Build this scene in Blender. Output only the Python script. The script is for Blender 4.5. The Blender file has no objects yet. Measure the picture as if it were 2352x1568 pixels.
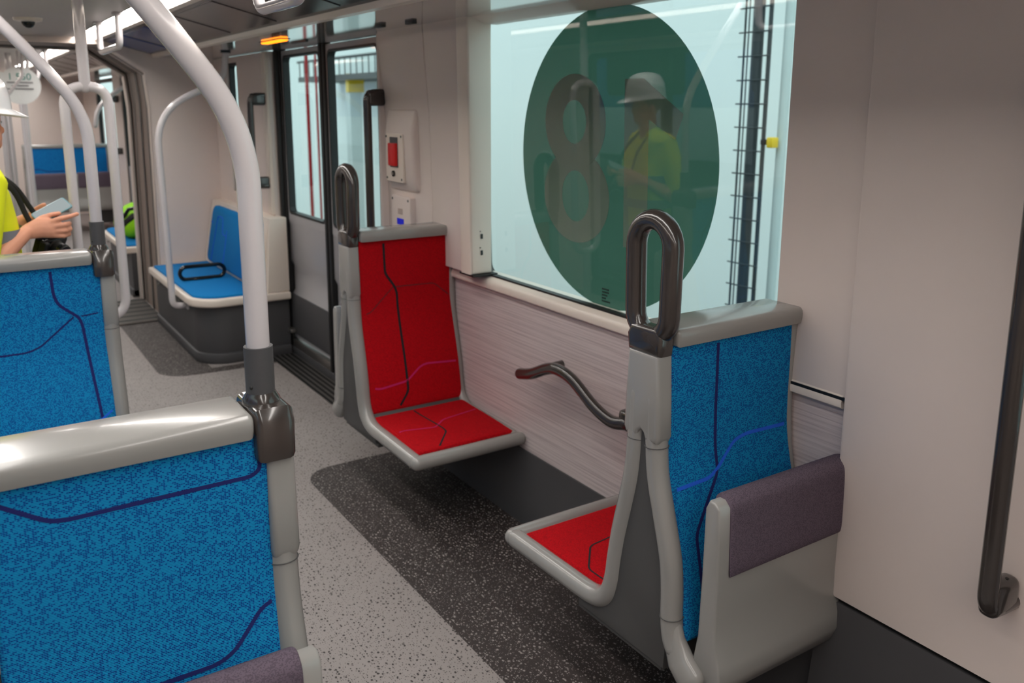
import bpy, bmesh, math, random
from mathutils import Vector, Matrix
random.seed(7)
S = bpy.context.scene
COL = S.collection
PI = math.pi

# ------------------------------------------------------------------ camera
cam_data = bpy.data.cameras.new('camera'); cam = bpy.data.objects.new('camera', cam_data); COL.objects.link(cam)
yaw, pit, rol = 0.57740594, 0.19797489, 0.00236537
fw = Vector((math.sin(yaw)*math.cos(pit), math.cos(yaw)*math.cos(pit), -math.sin(pit)))
rt = Vector((math.cos(yaw), -math.sin(yaw), 0)); up = rt.cross(fw)
r2 = math.cos(rol)*rt + math.sin(rol)*up; u2 = -math.sin(rol)*rt + math.cos(rol)*up
M = Matrix((r2, u2, -fw)).transposed().to_4x4(); M.translation = (0, 0, 1.7)
cam.matrix_world = M
cam_data.sensor_width = 36; cam_data.lens = 1969.98/2352*36
cam_data.shift_y = -(784-635.93)/2352
cam_data.clip_start = .02; cam_data.clip_end = 200
cam_data.dof.use_dof = True; cam_data.dof.focus_distance = 1.9; cam_data.dof.aperture_fstop = 4.5
S.camera = cam

# ------------------------------------------------------------------ world, exposure
w = bpy.data.worlds.new('depot_ambient'); S.world = w; w.use_nodes = True
w.node_tree.nodes['Background'].inputs[0].default_value = (.74, .92, .92, 1)
w.node_tree.nodes['Background'].inputs[1].default_value = 1.75
S.view_settings.view_transform = 'Standard'; S.view_settings.look = 'None'
S.view_settings.gamma = 1; S.view_settings.use_curve_mapping = False
S.view_settings.exposure = 0.15
LED_STRENGTH = 15
S.cycles.max_bounces = 10; S.cycles.transparent_max_bounces = 16; S.cycles.diffuse_bounces = 6
S.cycles.glossy_bounces = 5; S.cycles.caustics_reflective = False

# ------------------------------------------------------------------ materials
def lin(c): return tuple((v/255/12.92 if v/255 <= .04045 else ((v/255+.055)/1.055)**2.4) for v in c)
MATS = {}
def base(name):
    m = bpy.data.materials.new(name); m.use_nodes = True; MATS[name] = m
    nt = m.node_tree; return m, nt, nt.nodes['Principled BSDF']
def mat(name, c, rough=.5, metal=0, var=.06, vscale=6, bump=0, bscale=300, coat=0, spec=.5):
    m, nt, b = base(name); N = nt.nodes.new; L = nt.links.new
    b.inputs['Roughness'].default_value = rough; b.inputs['Metallic'].default_value = metal
    b.inputs['Coat Weight'].default_value = coat; b.inputs['Coat Roughness'].default_value = .08
    b.inputs['Specular IOR Level'].default_value = spec
    tc = N('ShaderNodeTexCoord'); no = N('ShaderNodeTexNoise'); no.inputs['Scale'].default_value = vscale; no.inputs['Detail'].default_value = 3
    L(tc.outputs['Object'], no.inputs['Vector'])
    mx = N('ShaderNodeMix'); mx.data_type = 'RGBA'; l = lin(c)
    mx.inputs[6].default_value = (*[v*(1-var) for v in l], 1); mx.inputs[7].default_value = (*[min(1, v*(1+var)) for v in l], 1)
    L(no.outputs['Fac'], mx.inputs[0]); L(mx.outputs[2], b.inputs['Base Color'])
    if bump:
        n2 = N('ShaderNodeTexNoise'); n2.inputs['Scale'].default_value = bscale; n2.inputs['Detail'].default_value = 2
        L(tc.outputs['Object'], n2.inputs['Vector'])
        bp = N('ShaderNodeBump'); bp.inputs['Strength'].default_value = bump; bp.inputs['Distance'].default_value = .001
        L(n2.outputs['Fac'], bp.inputs['Height']); L(bp.outputs[0], b.inputs['Normal'])
    return m
def emit(name, c, s):
    m = bpy.data.materials.new(name); m.use_nodes = True; MATS[name] = m; nt = m.node_tree
    nt.nodes.remove(nt.nodes['Principled BSDF']); e = nt.nodes.new('ShaderNodeEmission')
    e.inputs[0].default_value = (*c, 1); e.inputs[1].default_value = s
    nt.links.new(e.outputs[0], nt.nodes['Material Output'].inputs[0]); return m
def glass(name, tint, ior=1.6):
    m = bpy.data.materials.new(name); m.use_nodes = True; MATS[name] = m; nt = m.node_tree
    nt.nodes.remove(nt.nodes['Principled BSDF']); N = nt.nodes.new
    t = N('ShaderNodeBsdfTransparent'); t.inputs[0].default_value = (*tint, 1)
    g = N('ShaderNodeBsdfGlossy'); g.inputs['Roughness'].default_value = 0.0
    lw_ = N('ShaderNodeLayerWeight'); lw_.inputs[0].default_value = .5
    pw = N('ShaderNodeMath'); pw.operation = 'POWER'; pw.inputs[1].default_value = 5; nt.links.new(lw_.outputs['Facing'], pw.inputs[0])
    f = N('ShaderNodeMapRange'); f.inputs[3].default_value = ((ior-1)/(ior+1))**2*1.4; f.inputs[4].default_value = 1; nt.links.new(pw.outputs[0], f.inputs[0])
    mx = N('ShaderNodeMixShader')
    nt.links.new(f.outputs[0], mx.inputs[0]); nt.links.new(t.outputs[0], mx.inputs[1]); nt.links.new(g.outputs[0], mx.inputs[2])
    nt.links.new(mx.outputs[0], nt.nodes['Material Output'].inputs[0]); return m
def film(name, c, trans):
    m = bpy.data.materials.new(name); m.use_nodes = True; MATS[name] = m; nt = m.node_tree
    nt.nodes.remove(nt.nodes['Principled BSDF']); N = nt.nodes.new
    d = N('ShaderNodeBsdfDiffuse'); d.inputs[0].default_value = (*c, 1)
    t = N('ShaderNodeBsdfTranslucent'); t.inputs[0].default_value = (*c, 1)
    no = N('ShaderNodeTexNoise'); no.inputs['Scale'].default_value = 3
    mr = N('ShaderNodeMapRange'); mr.inputs[3].default_value = trans*.9; mr.inputs[4].default_value = trans*1.1
    mx = N('ShaderNodeMixShader'); L = nt.links.new
    L(no.outputs['Fac'], mr.inputs[0]); L(mr.outputs[0], mx.inputs[0])
    L(d.outputs[0], mx.inputs[1]); L(t.outputs[0], mx.inputs[2]); L(mx.outputs[0], nt.nodes['Material Output'].inputs[0]); return m
def woven(name, c1, c2, cell=.003, dens=.36, rough=.9, sheen=.0):
    """woven moquette: random dark stitches on a bright ground, in UV metres"""
    m, nt, b = base(name); N = nt.nodes.new; L = nt.links.new
    b.inputs['Roughness'].default_value = rough; b.inputs['Specular IOR Level'].default_value = .15
    tc = N('ShaderNodeTexCoord')
    sn = N('ShaderNodeVectorMath'); sn.operation = 'SNAP'; sn.inputs[1].default_value = (cell*1.25, cell, 1)
    L(tc.outputs['UV'], sn.inputs[0])
    wn = N('ShaderNodeTexWhiteNoise'); wn.noise_dimensions = '2D'; L(sn.outputs[0], wn.inputs['Vector'])
    lf = N('ShaderNodeTexNoise'); lf.inputs['Scale'].default_value = 1/(cell*9); lf.inputs['Detail'].default_value = 1; L(tc.outputs['UV'], lf.inputs['Vector'])
    mr = N('ShaderNodeMapRange'); mr.inputs[1].default_value = .3; mr.inputs[2].default_value = .7
    mr.inputs[3].default_value = dens-.12; mr.inputs[4].default_value = dens+.12; L(lf.outputs['Fac'], mr.inputs[0])
    lt = N('ShaderNodeMath'); lt.operation = 'LESS_THAN'; L(wn.outputs['Value'], lt.inputs[0]); L(mr.outputs[0], lt.inputs[1])
    # stitch relief: thread grid
    sp = N('ShaderNodeSeparateXYZ'); L(tc.outputs['UV'], sp.inputs[0])
    sy = N('ShaderNodeMath'); sy.operation = 'MULTIPLY'; sy.inputs[1].default_value = 2*PI/cell; L(sp.outputs['Y'], sy.inputs[0])
    sn2 = N('ShaderNodeMath'); sn2.operation = 'SINE'; L(sy.outputs[0], sn2.inputs[0])
    mk = []
    for ax, cs in (('X', cell*1.25), ('Y', cell)):
        q = N('ShaderNodeMath'); q.operation = 'DIVIDE'; q.inputs[1].default_value = cs; L(sp.outputs[ax], q.inputs[0])
        fr_ = N('ShaderNodeMath'); fr_.operation = 'FRACT'; L(q.outputs[0], fr_.inputs[0])
        cm = N('ShaderNodeMath'); cm.operation = 'COMPARE'; cm.inputs[1].default_value = .5; cm.inputs[2].default_value = .43 if ax == 'X' else .34; L(fr_.outputs[0], cm.inputs[0]); mk.append(cm)
    m1 = N('ShaderNodeMath'); m1.operation = 'MULTIPLY'; L(mk[0].outputs[0], m1.inputs[0]); L(mk[1].outputs[0], m1.inputs[1])
    m2 = N('ShaderNodeMath'); m2.operation = 'MULTIPLY'; L(m1.outputs[0], m2.inputs[0]); L(lt.outputs[0], m2.inputs[1])
    mx = N('ShaderNodeMix'); mx.data_type = 'RGBA'
    mx.inputs[6].default_value = (*lin(c1), 1); mx.inputs[7].default_value = (*lin(c2), 1)
    L(m2.outputs[0], mx.inputs[0])
    L(mx.outputs[2], b.inputs['Base Color'])
    bp = N('ShaderNodeBump'); bp.inputs['Strength'].default_value = .35; bp.inputs['Distance'].default_value = .0008
    L(sn2.outputs[0], bp.inputs['Height']); L(bp.outputs[0], b.inputs['Normal'])
    return m
def speckle(name, c1, c2, scale, thr, rough=.55):
    m, nt, b = base(name); N = nt.nodes.new; L = nt.links.new
    b.inputs['Roughness'].default_value = rough; b.inputs['Specular IOR Level'].default_value = .35
    tc = N('ShaderNodeTexCoord'); mp = N('ShaderNodeMapping'); mp.inputs['Scale'].default_value = (1, .75, 1)
    L(tc.outputs['Object'], mp.inputs[0])
    def layer(sc, th, dens):
        v = N('ShaderNodeTexVoronoi'); v.inputs['Scale'].default_value = sc; v.voronoi_dimensions = '2D'
        nz = N('ShaderNodeTexNoise'); nz.inputs['Scale'].default_value = sc*1.7
        ad = N('ShaderNodeMix'); ad.data_type = 'VECTOR'; ad.inputs[0].default_value = .004
        L(mp.outputs[0], nz.inputs['Vector']); L(mp.outputs[0], ad.inputs[4]); L(nz.outputs['Color'], ad.inputs[5])
        L(ad.outputs[1], v.inputs['Vector'])
        sp = N('ShaderNodeSeparateColor'); L(v.outputs['Color'], sp.inputs[0])
        # random size for every fleck, none below the density threshold
        sz = N('ShaderNodeMapRange'); sz.inputs[1].default_value = 1-dens; sz.inputs[2].default_value = 1; sz.inputs[3].default_value = 0.02; sz.inputs[4].default_value = th
        L(sp.outputs[0], sz.inputs[0])
        lt = N('ShaderNodeMath'); lt.operation = 'LESS_THAN'; L(v.outputs['Distance'], lt.inputs[0]); L(sz.outputs[0], lt.inputs[1])
        return lt.outputs[0]
    a = layer(scale, thr, .75); c = layer(scale*2.1, thr*1.0, .6)
    mxm = N('ShaderNodeMath'); mxm.operation = 'MAXIMUM'; L(a, mxm.inputs[0]); L(c, mxm.inputs[1])
    no = N('ShaderNodeTexNoise'); no.inputs['Scale'].default_value = 2.2; no.inputs['Detail'].default_value = 4; L(tc.outputs['Object'], no.inputs['Vector'])
    hs = N('ShaderNodeMix'); hs.data_type = 'RGBA'; l = lin(c1)
    hs.inputs[6].default_value = (*[v*.88 for v in l], 1); hs.inputs[7].default_value = (*[v*1.12 for v in l], 1); L(no.outputs['Fac'], hs.inputs[0])
    mx = N('ShaderNodeMix'); mx.data_type = 'RGBA'; L(hs.outputs[2], mx.inputs[6]); mx.inputs[7].default_value = (*lin(c2), 1)
    L(mxm.outputs[0], mx.inputs[0]); L(mx.outputs[2], b.inputs['Base Color'])
    return m
def streaked(name, c1, c2):
    """laminate with fine streaks running along the car (Y)"""
    m, nt, b = base(name); N = nt.nodes.new; L = nt.links.new
    b.inputs['Roughness'].default_value = .5
    tc = N('ShaderNodeTexCoord'); mp = N('ShaderNodeMapping'); mp.inputs['Scale'].default_value = (1, 1.6, 130); L(tc.outputs['Object'], mp.inputs[0])
    n1 = N('ShaderNodeTexNoise'); n1.inputs['Scale'].default_value = 1.0; n1.inputs['Detail'].default_value = 5; n1.inputs['Roughness'].default_value = .7; L(mp.outputs[0], n1.inputs['Vector'])
    cr = N('ShaderNodeValToRGB'); cr.color_ramp.elements[0].position = .36; cr.color_ramp.elements[0].color = (*lin(c2), 1)
    cr.color_ramp.elements[1].position = .56; cr.color_ramp.elements[1].color = (*lin(c1), 1)
    L(n1.outputs['Fac'], cr.inputs[0]); L(cr.outputs[0], b.inputs['Base Color'])
    bp = N('ShaderNodeBump'); bp.inputs['Strength'].default_value = .12; bp.inputs['Distance'].default_value = .001
    L(n1.outputs['Fac'], bp.inputs['Height']); L(bp.outputs[0], b.inputs['Normal']); return m

WALL = mat('wall_warm_white', (216, 203, 196), .42, var=.02, bump=.05, bscale=900)
IVORY = mat('ivory_gloss', (224, 212, 200), .28, var=.02)
LAM = streaked('streaked_laminate', (206, 194, 192), (176, 162, 162))
SKIRT = mat('charcoal_skirting', (68, 67, 69), .6, bump=.25, bscale=700)
FRAME = mat('seat_frame_grey', (142, 140, 137), .24, var=.02, coat=.3)
BODY = mat('seat_body_charcoal', (72, 71, 71), .6, bump=.2, bscale=800)
BRONZE = mat('dark_bronze_lacquer', (52, 46, 43), .22, var=.05, coat=.6)
TUBE = mat('white_lacquer_tube', (200, 195, 197), .2, var=.015, coat=.5)
BLUE = woven('blue_moquette', (18, 128, 182), (14, 44, 124), .0028, .46)
BLUEF = woven('blue_moquette_far', (20, 118, 182), (14, 70, 142), .0032, .42)
RED = woven('red_moquette', (178, 5, 18), (140, 4, 14), .0026, .45)
PURP = woven('mauve_grey_moquette', (98, 86, 98), (72, 62, 72), .0018, .45)
NAVY = mat('navy_thread', (14, 22, 92), .9, var=.15, vscale=400)
BLACKT = mat('black_thread', (26, 12, 20), .9, var=.15, vscale=400)
DRED = mat('dark_red_thread', (112, 6, 16), .9, var=.15, vscale=400)
MAG = mat('magenta_thread', (186, 14, 92), .9, var=.15, vscale=400)
LBLUE = mat('royal_blue_thread', (22, 92, 214), .9, var=.15, vscale=400)
FLOOR = speckle('pale_speckled_floor', (140, 133, 131), (50, 46, 46), 70, .26)
INLAY = speckle('dark_speckled_floor', (52, 46, 45), (146, 139, 136), 75, .27)
BLACK = mat('black_rubber', (14, 14, 15), .5)
BLACKG = mat('black_gloss', (16, 16, 18), .15)
METAL = mat('brushed_metal', (150, 146, 142), .35, metal=.9)
DOORG = mat('door_grey', (168, 166, 168), .35, var=.02)
COVE = mat('cove_dark_gloss', (22, 18, 19), .2, var=.04, spec=.25)
COVE2 = mat('cove_display_glass', (58, 52, 53), .16, var=.04, spec=.25)
REFLB = mat('cove_blue_reflection', (20, 66, 140), .15, var=.1, spec=.25)  # reflection of something blue, painted into the colour of these cove panels
CEIL = mat('ceiling_white', (186, 179, 175), .45, var=.02)
HEAD = mat('header_gloss_grey', (176, 170, 166), .07, var=.02, coat=.8)
LED = emit('led_diffuser', (1, .95, .90), LED_STRENGTH)
AMBER = emit('amber_lamp', (1, .22, .01), 3.0)
GL = glass('window_glass', (.93, .985, .98), 1.62)
GLD = glass('door_glass', (.90, .97, .965), 1.5)
GREEN = film('green_film', (.068, .155, .112), .55)
NUM = film('number_film', (.30, .38, .30), .35)
REDP = mat('red_plastic', (205, 6, 14), .35)
BLUEP = mat('blue_label', (10, 30, 235), .5)
GANG = mat('gangway_taupe', (140, 124, 114), .55, bump=.2, bscale=200)
SKIN = mat('skin', (214, 150, 122), .55, var=.07, vscale=25, bump=.2, bscale=400)
HIVIS = mat('hi_vis_yellow', (226, 232, 10), .75, var=.05, vscale=20, bump=.3, bscale=60)
HIVISG = mat('hi_vis_green', (150, 224, 10), .75, var=.08, vscale=20, bump=.3, bscale=60)
GREYC = mat('grey_cloth', (120, 122, 130), .85, var=.08, vscale=30)
TROU = mat('navy_trousers', (36, 40, 54), .85, var=.08, vscale=30)
HAIR = mat('dark_hair', (24, 18, 16), .7)
HAT = mat('white_hard_hat', (236, 236, 238), .22, var=.01, coat=.4)
EXTW = mat('depot_white_cladding', (238, 244, 243), .7, var=.02, vscale=.6)
EXTF = mat('depot_concrete', (140, 142, 140), .8, var=.08, vscale=1)
TRAMB = mat('tram_blue_paint', (24, 96, 176), .3, var=.03)
TRAMW = mat('tram_white_paint', (206, 210, 216), .3, var=.02)
TEAL = mat('teal_print', (60, 140, 130), .6)
INK = mat('grey_print', (120, 120, 124), .6)
PAPER = mat('white_sign', (225, 228, 228), .5, var=.01)
REDPIPE = mat('red_pipe_paint', (170, 22, 30), .4)
YEL = mat('yellow_paint', (230, 190, 10), .5)
STEEL = mat('dark_steel', (50, 56, 60), .5)
WSTEEL = mat('pale_steel', (196, 206, 206), .5)
LENS = mat('lens_glass', (30, 26, 40), .08, coat=.5)
PHONE = mat('phone_back', (120, 158, 168), .25)
PHONES = emit('phone_screen', (.55, .62, .62), .6)

# ------------------------------------------------------------------ helpers
def link(name, me, m, parent=None):
    if m: me.materials.append(m)
    o = bpy.data.objects.new(name, me); COL.objects.link(o)
    if parent: o.parent = parent
    return o
def done(bm, name, m, parent=None, smooth=True, angle=40, normals=True):
    if normals: bmesh.ops.recalc_face_normals(bm, faces=bm.faces)
    me = bpy.data.meshes.new(name); bm.to_mesh(me); bm.free()
    if smooth:
        me.shade_smooth()
        try: me.set_sharp_from_angle(angle=math.radians(angle))
        except Exception: pass
    return link(name, me, m, parent)
def empty(name, loc, label=None, cat=None, group=None, kind=None):
    o = bpy.data.objects.new(name, None); COL.objects.link(o); o.location = loc; o.empty_display_size = .1
    tag(o, label, cat, group, kind); return o
def tag(o, label=None, cat=None, group=None, kind=None):
    if label: o['label'] = label
    if cat: o['category'] = cat
    if group: o['group'] = group
    if kind: o['kind'] = kind
    return o
def bm_box(bm, a, b):
    r = bmesh.ops.create_cube(bm, size=1); vs = r['verts']
    for v in vs:
        v.co = Vector(((a[i]+b[i])/2 + v.co[i]*(b[i]-a[i]) for i in range(3)))
    return vs
def box(name, a, b, m, parent=None, bev=0, seg=2):
    bm = bmesh.new(); bm_box(bm, a, b)
    if bev: bmesh.ops.bevel(bm, geom=list(bm.edges), offset=bev, segments=seg, affect='EDGES', profile=.5, clamp_overlap=True)
    return done(bm, name, m, parent)
def prism(name, poly, axis, a0, a1, m, parent=None, bev=0, seg=2, angle=40):
    """extrude a 2D polygon along an axis. axis x: (y,z); y: (x,z); z: (x,y)"""
    def P(p, t): return {'x': (t, p[0], p[1]), 'y': (p[0], t, p[1]), 'z': (p[0], p[1], t)}[axis]
    bm = bmesh.new(); A = [bm.verts.new(P(p, a0)) for p in poly]; B = [bm.verts.new(P(p, a1)) for p in poly]
    n = len(poly); f0 = bm.faces.new(A); f1 = bm.faces.new(B[::-1])
    for i in range(n): bm.faces.new((A[i], B[i], B[(i+1) % n], A[(i+1) % n]))
    bmesh.ops.recalc_face_normals(bm, faces=bm.faces)
    if bev:
        ed = set(f0.edges) | set(f1.edges)
        bmesh.ops.bevel(bm, geom=list(ed), offset=bev, segments=seg, affect='EDGES', profile=.5, clamp_overlap=True)
    return done(bm, name, m, parent, angle=angle)
def fillet(pts, r, n=6, cyclic=False):
    pts = [Vector(p) for p in pts]; out = []; N = len(pts)
    for i, p in enumerate(pts):
        if not cyclic and i in (0, N-1): out.append(p); continue
        a = pts[i-1]-p; b = pts[(i+1) % N]-p
        d = min(r, a.length*.49, b.length*.49)
        p0 = p+a.normalized()*d; p1 = p+b.normalized()*d
        for k in range(n+1):
            t = k/n; out.append(p0*(1-t)**2 + p*2*t*(1-t) + p1*t*t)
    return out
def catmull(pts, n=5, cyclic=False):
    P = [Vector(p) for p in pts]; out = []; N = len(P)
    for i in range(N if cyclic else N-1):
        if cyclic: p0, p1, p2, p3 = P[i-1], P[i], P[(i+1) % N], P[(i+2) % N]
        else: p0, p1, p2, p3 = P[max(i-1, 0)], P[i], P[i+1], P[min(i+2, N-1)]
        for k in range(n):
            t = k/n
            out.append(.5*((2*p1)+(p2-p0)*t+(2*p0-5*p1+4*p2-p3)*t*t+(3*p1-p0-3*p2+p3)*t**3))
    if not cyclic: out.append(P[-1])
    return out
def bm_tube(bm, path, r, seg=12, cyclic=False, cap=True, flat=(1, 1), up=None):
    path = [Vector(p) for p in path]; N = len(path)
    rad = r if isinstance(r, (list, tuple)) else [r]*N
    tang = []
    for i in range(N):
        if cyclic: t = path[(i+1) % N]-path[i-1]
        else: t = path[min(i+1, N-1)]-path[max(i-1, 0)]
        tang.append(t.normalized())
    ref = Vector(up) if up else (Vector((0, 0, 1)) if abs(tang[0].z) < .9 else Vector((1, 0, 0)))
    nrm = (ref - tang[0]*ref.dot(tang[0])).normalized(); rings = []
    def ring(p, n, b, rr): return [bm.verts.new(p + n*math.cos(2*PI*k/seg)*rr*flat[0] + b*math.sin(2*PI*k/seg)*rr*flat[1]) for k in range(seg)]
    frames = []
    for i in range(N):
        if i: nrm = (nrm - tang[i]*nrm.dot(tang[i])).normalized()
        frames.append((path[i], nrm.copy(), tang[i].cross(nrm), rad[i]))
    seqs = []
    if cap and not cyclic:
        p, n, b, rr = frames[0]
        for a in (80, 55, 28): seqs.append((p - tang[0]*rr*math.sin(math.radians(a))*min(flat), n, b, rr*math.cos(math.radians(a))))
    seqs += frames
    if cap and not cyclic:
        p, n, b, rr = frames[-1]
        for a in (28, 55, 80): seqs.append((p + tang[-1]*rr*math.sin(math.radians(a))*min(flat), n, b, rr*math.cos(math.radians(a))))
    rings = [ring(*s) for s in seqs]
    K = len(rings)
    for i in range(K if cyclic else K-1):
        A, B = rings[i], rings[(i+1) % K]
        off = 0
        if cyclic and i == K-1:   # best rotational match
            off = min(range(seg), key=lambda o: (A[0].co-B[o].co).length)
        for k in range(seg):
            bm.faces.new((A[k], A[(k+1) % seg], B[(k+1+off) % seg], B[(k+off) % seg]))
    if not cyclic:
        bm.faces.new(rings[0][::-1]); bm.faces.new(rings[-1])
def tube(name, path, r, m, parent=None, seg=12, cyclic=False, cap=True, flat=(1, 1), up=None):
    bm = bmesh.new(); bm_tube(bm, path, r, seg, cyclic, cap, flat, up); return done(bm, name, m, parent, angle=60)
def bm_ball(bm, c, r, seg=16):
    q = bmesh.ops.create_uvsphere(bm, u_segments=seg, v_segments=max(8, seg//2), radius=1)
    r = (r, r, r) if not isinstance(r, (tuple, list)) else r
    for v in q['verts']: v.co = Vector((c[0]+v.co.x*r[0], c[1]+v.co.y*r[1], c[2]+v.co.z*r[2]))
    return q['verts']
def cyl(name, a, b, r, m, parent=None, seg=20, bev=0):
    bm = bmesh.new(); bm_tube(bm, [a, b], r, seg, cap=False)
    return done(bm, name, m, parent, angle=30)
def lathe(name, prof, m, parent=None, seg=32, loc=(0, 0, 0)):
    bm = bmesh.new(); R = []
    for r, z in prof: R.append([bm.verts.new((loc[0]+r*math.cos(2*PI*k/seg), loc[1]+r*math.sin(2*PI*k/seg), loc[2]+z)) for k in range(seg)])
    for i in range(len(R)-1):
        for k in range(seg): bm.faces.new((R[i][k], R[i][(k+1) % seg], R[i+1][(k+1) % seg], R[i+1][k]))
    bm.faces.new(R[0][::-1]); bm.faces.new(R[-1])
    return done(bm, name, m, parent)
def rrect(y0, y1, z0, z1, r, n=5):
    out = []
    for cx, cz, a in ((y1-r, z1-r, 0), (y0+r, z1-r, 90), (y0+r, z0+r, 180), (y1-r, z0+r, 270)):
        for k in range(n+1):
            t = math.radians(a+90*k/n); out.append((cx+r*math.cos(t), cz+r*math.sin(t)))
    return out
def ringmesh(name, outer, inner, axis, a0, a1, m, parent=None, fx=None):
    """frame between two loops of equal length, extruded along axis"""
    def P(p, t):
        q = {'x': (t, p[0], p[1]), 'y': (p[0], t, p[1]), 'z': (p[0], p[1], t)}[axis]
        return fx(q) if fx else q
    bm = bmesh.new(); n = len(outer)
    L = [[bm.verts.new(P(p, t)) for p in lp] for lp in (outer, inner) for t in (a0, a1)]
    o0, o1, i0, i1 = L
    for k in range(n):
        j = (k+1) % n
        bm.faces.new((o0[k], o0[j], i0[j], i0[k])); bm.faces.new((o1[k], i1[k], i1[j], o1[j]))
        bm.faces.new((o0[k], o1[k], o1[j], o0[j])); bm.faces.new((i0[k], i0[j], i1[j], i1[k]))
    return done(bm, name, m, parent, angle=35)
class Cushion:
    """padded sheet that follows a (y,z) path and spans x0..x1; front is the side the path normal faces"""
    def __init__(s, path, x0, x1, thick, er, side=1):
        s.pts = [Vector((0, p[0], p[1])) for p in catmull([(p[0], p[1], 0) for p in path], 8) for p in [(p.x, p.y)]]
        s.x0, s.x1, s.thick, s.er, s.side = x0, x1, thick, er, side
        s.len = [0]
        for a, b in zip(s.pts, s.pts[1:]): s.len.append(s.len[-1]+(b-a).length)
        s.total = s.len[-1]
    def at(s, d):
        d = max(0, min(s.total, d))
        for i in range(len(s.len)-1):
            if s.len[i+1] >= d or i == len(s.len)-2:
                t = (d-s.len[i])/max(1e-9, s.len[i+1]-s.len[i]); a, b = s.pts[i], s.pts[i+1]
                i0 = max(0, i-1); i3 = min(len(s.pts)-1, i+2)
                tg = (s.pts[i3]-s.pts[i0]).normalized()
                return a.lerp(b, t), Vector((0, tg.z, -tg.y))*s.side*-1
    def h(s, x, d):
        e = min(x-s.x0, s.x1-x, d, s.total-d)
        if e >= s.er: return 0
        t = 1-max(0, e)/s.er
        return -s.er*(1-math.sqrt(max(0, 1-t*t)))
    def pos(s, x, d, off=0):
        p, n = s.at(d); q = p+n*(s.h(x, d)+off); return Vector((x, q.y, q.z))
    def build(s, name, m, parent):
        bm = bmesh.new(); uvl = bm.loops.layers.uv.new('UVMap')
        e = s.er; ed = [0, .08*e, .3*e, .6*e, e]
        xs = [s.x0+d for d in ed] + [s.x0+e+(s.x1-s.x0-2*e)*k/4 for k in (1, 2, 3)] + [s.x1-d for d in ed[::-1]]
        nv = max(10, int(s.total/.025))
        ds = ed + [e+(s.total-2*e)*k/nv for k in range(1, nv)] + [s.total-d for d in ed[::-1]]
        F = [[bm.verts.new(s.pos(x, d)) for x in xs] for d in ds]
        for j in range(len(ds)-1):
            for i in range(len(xs)-1):
                f = bm.faces.new((F[j][i], F[j][i+1], F[j+1][i+1], F[j+1][i]))
                for lp, (x, d) in zip(f.loops, ((xs[i], ds[j]), (xs[i+1], ds[j]), (xs[i+1], ds[j+1]), (xs[i], ds[j+1]))): lp[uvl].uv = (x+5, d+5)
        # back and rim
        def bk(x, d): p, n = s.at(d); q = p-n*s.thick; return bm.verts.new((x, q.y, q.z))
        Bk = [[bk(x, d) for x in (s.x0, s.x1)] for d in ds]
        for j in range(len(ds)-1):
            bm.faces.new((Bk[j][0], Bk[j+1][0], Bk[j+1][1], Bk[j][1]))
            bm.faces.new((F[j][0], F[j+1][0], Bk[j+1][0], Bk[j][0])); bm.faces.new((F[j][-1], Bk[j][1], Bk[j+1][1], F[j+1][-1]))
        bm.faces.new([*F[0], Bk[0][1], Bk[0][0]]); bm.faces.new([*F[-1], Bk[-1][1], Bk[-1][0]])
        return done(bm, name, m, parent, angle=70)
    def line(s, pts, wd, m, parent, name='pattern_line', frac=True):
        W = s.x1-s.x0
        P = [Vector((s.x0+p[0]*W, p[1] if not frac else p[1]*s.total, 0)) for p in pts]
        P = fillet(P, .018, 4); Q = [P[0]]
        for a, b in zip(P, P[1:]):
            n = max(1, int((b-a).length/.02))
            for k in range(1, n+1): Q.append(a.lerp(b, k/n))
        bm = bmesh.new(); prev = None
        for i, q in enumerate(Q):
            t = (Q[min(i+1, len(Q)-1)]-Q[max(i-1, 0)]).normalized(); nn = Vector((-t.y, t.x, 0))*wd/2
            a, b = q+nn, q-nn
            cl = lambda v: (min(max(v.x, s.x0+.0005), s.x1-.0005), min(max(v.y, .0005), s.total-.0005))
            va = bm.verts.new(s.pos(*cl(a), .0009)); vb = bm.verts.new(s.pos(*cl(b), .0009))
            if prev: bm.faces.new((prev[0], prev[1], vb, va))
            prev = (va, vb)
        return done(bm, name, m, parent)

# ================================================================== STRUCTURE
STN = {'n': 0}
def struct(o): o['kind'] = 'structure'; return o
def trim(a, b, m, bev=0):
    STN['n'] += 1; return struct(box('trim_%d' % STN['n'], a, b, m, None, bev))
YE, YB = 15.0, -2.2          # far and rear end
XL, XR = -.66, 1.885         # side walls
# floors
struct(box('floor', (XL-.1, YB, -.08), (XR+.06, YE, 0), FLOOR))
def inlay(name, poly): return struct(prism(name, poly, 'z', -.01, .0025, INLAY))
def corner(cx, cy, r, a0, a1, n=10): return [(cx+r*math.cos(math.radians(a0+(a1-a0)*k/n)), cy+r*math.sin(math.radians(a0+(a1-a0)*k/n))) for k in range(n+1)]
inlay('floor_inlay', [(1.87, .2), (1.87, 3.70)] + corner(1.233+.14, 3.70-.14, .14, 90, 180) + [(1.233, .2)])
inlay('floor_inlay', [(.98, 7.15), (1.3, 7.15), (1.3, 5.6), (1.88, 5.6), (1.88, 5.5)] + [(1.5, 5.5)] + corner(.98+.2, 5.55+.17, .2, 265, 180, 8) )
inlay('floor_inlay', [(-.6, .2), (-.6, 3.70)] + corner(.30-.14, 3.70-.14, .14, 90, 0) + [(.30, .2)])
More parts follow.
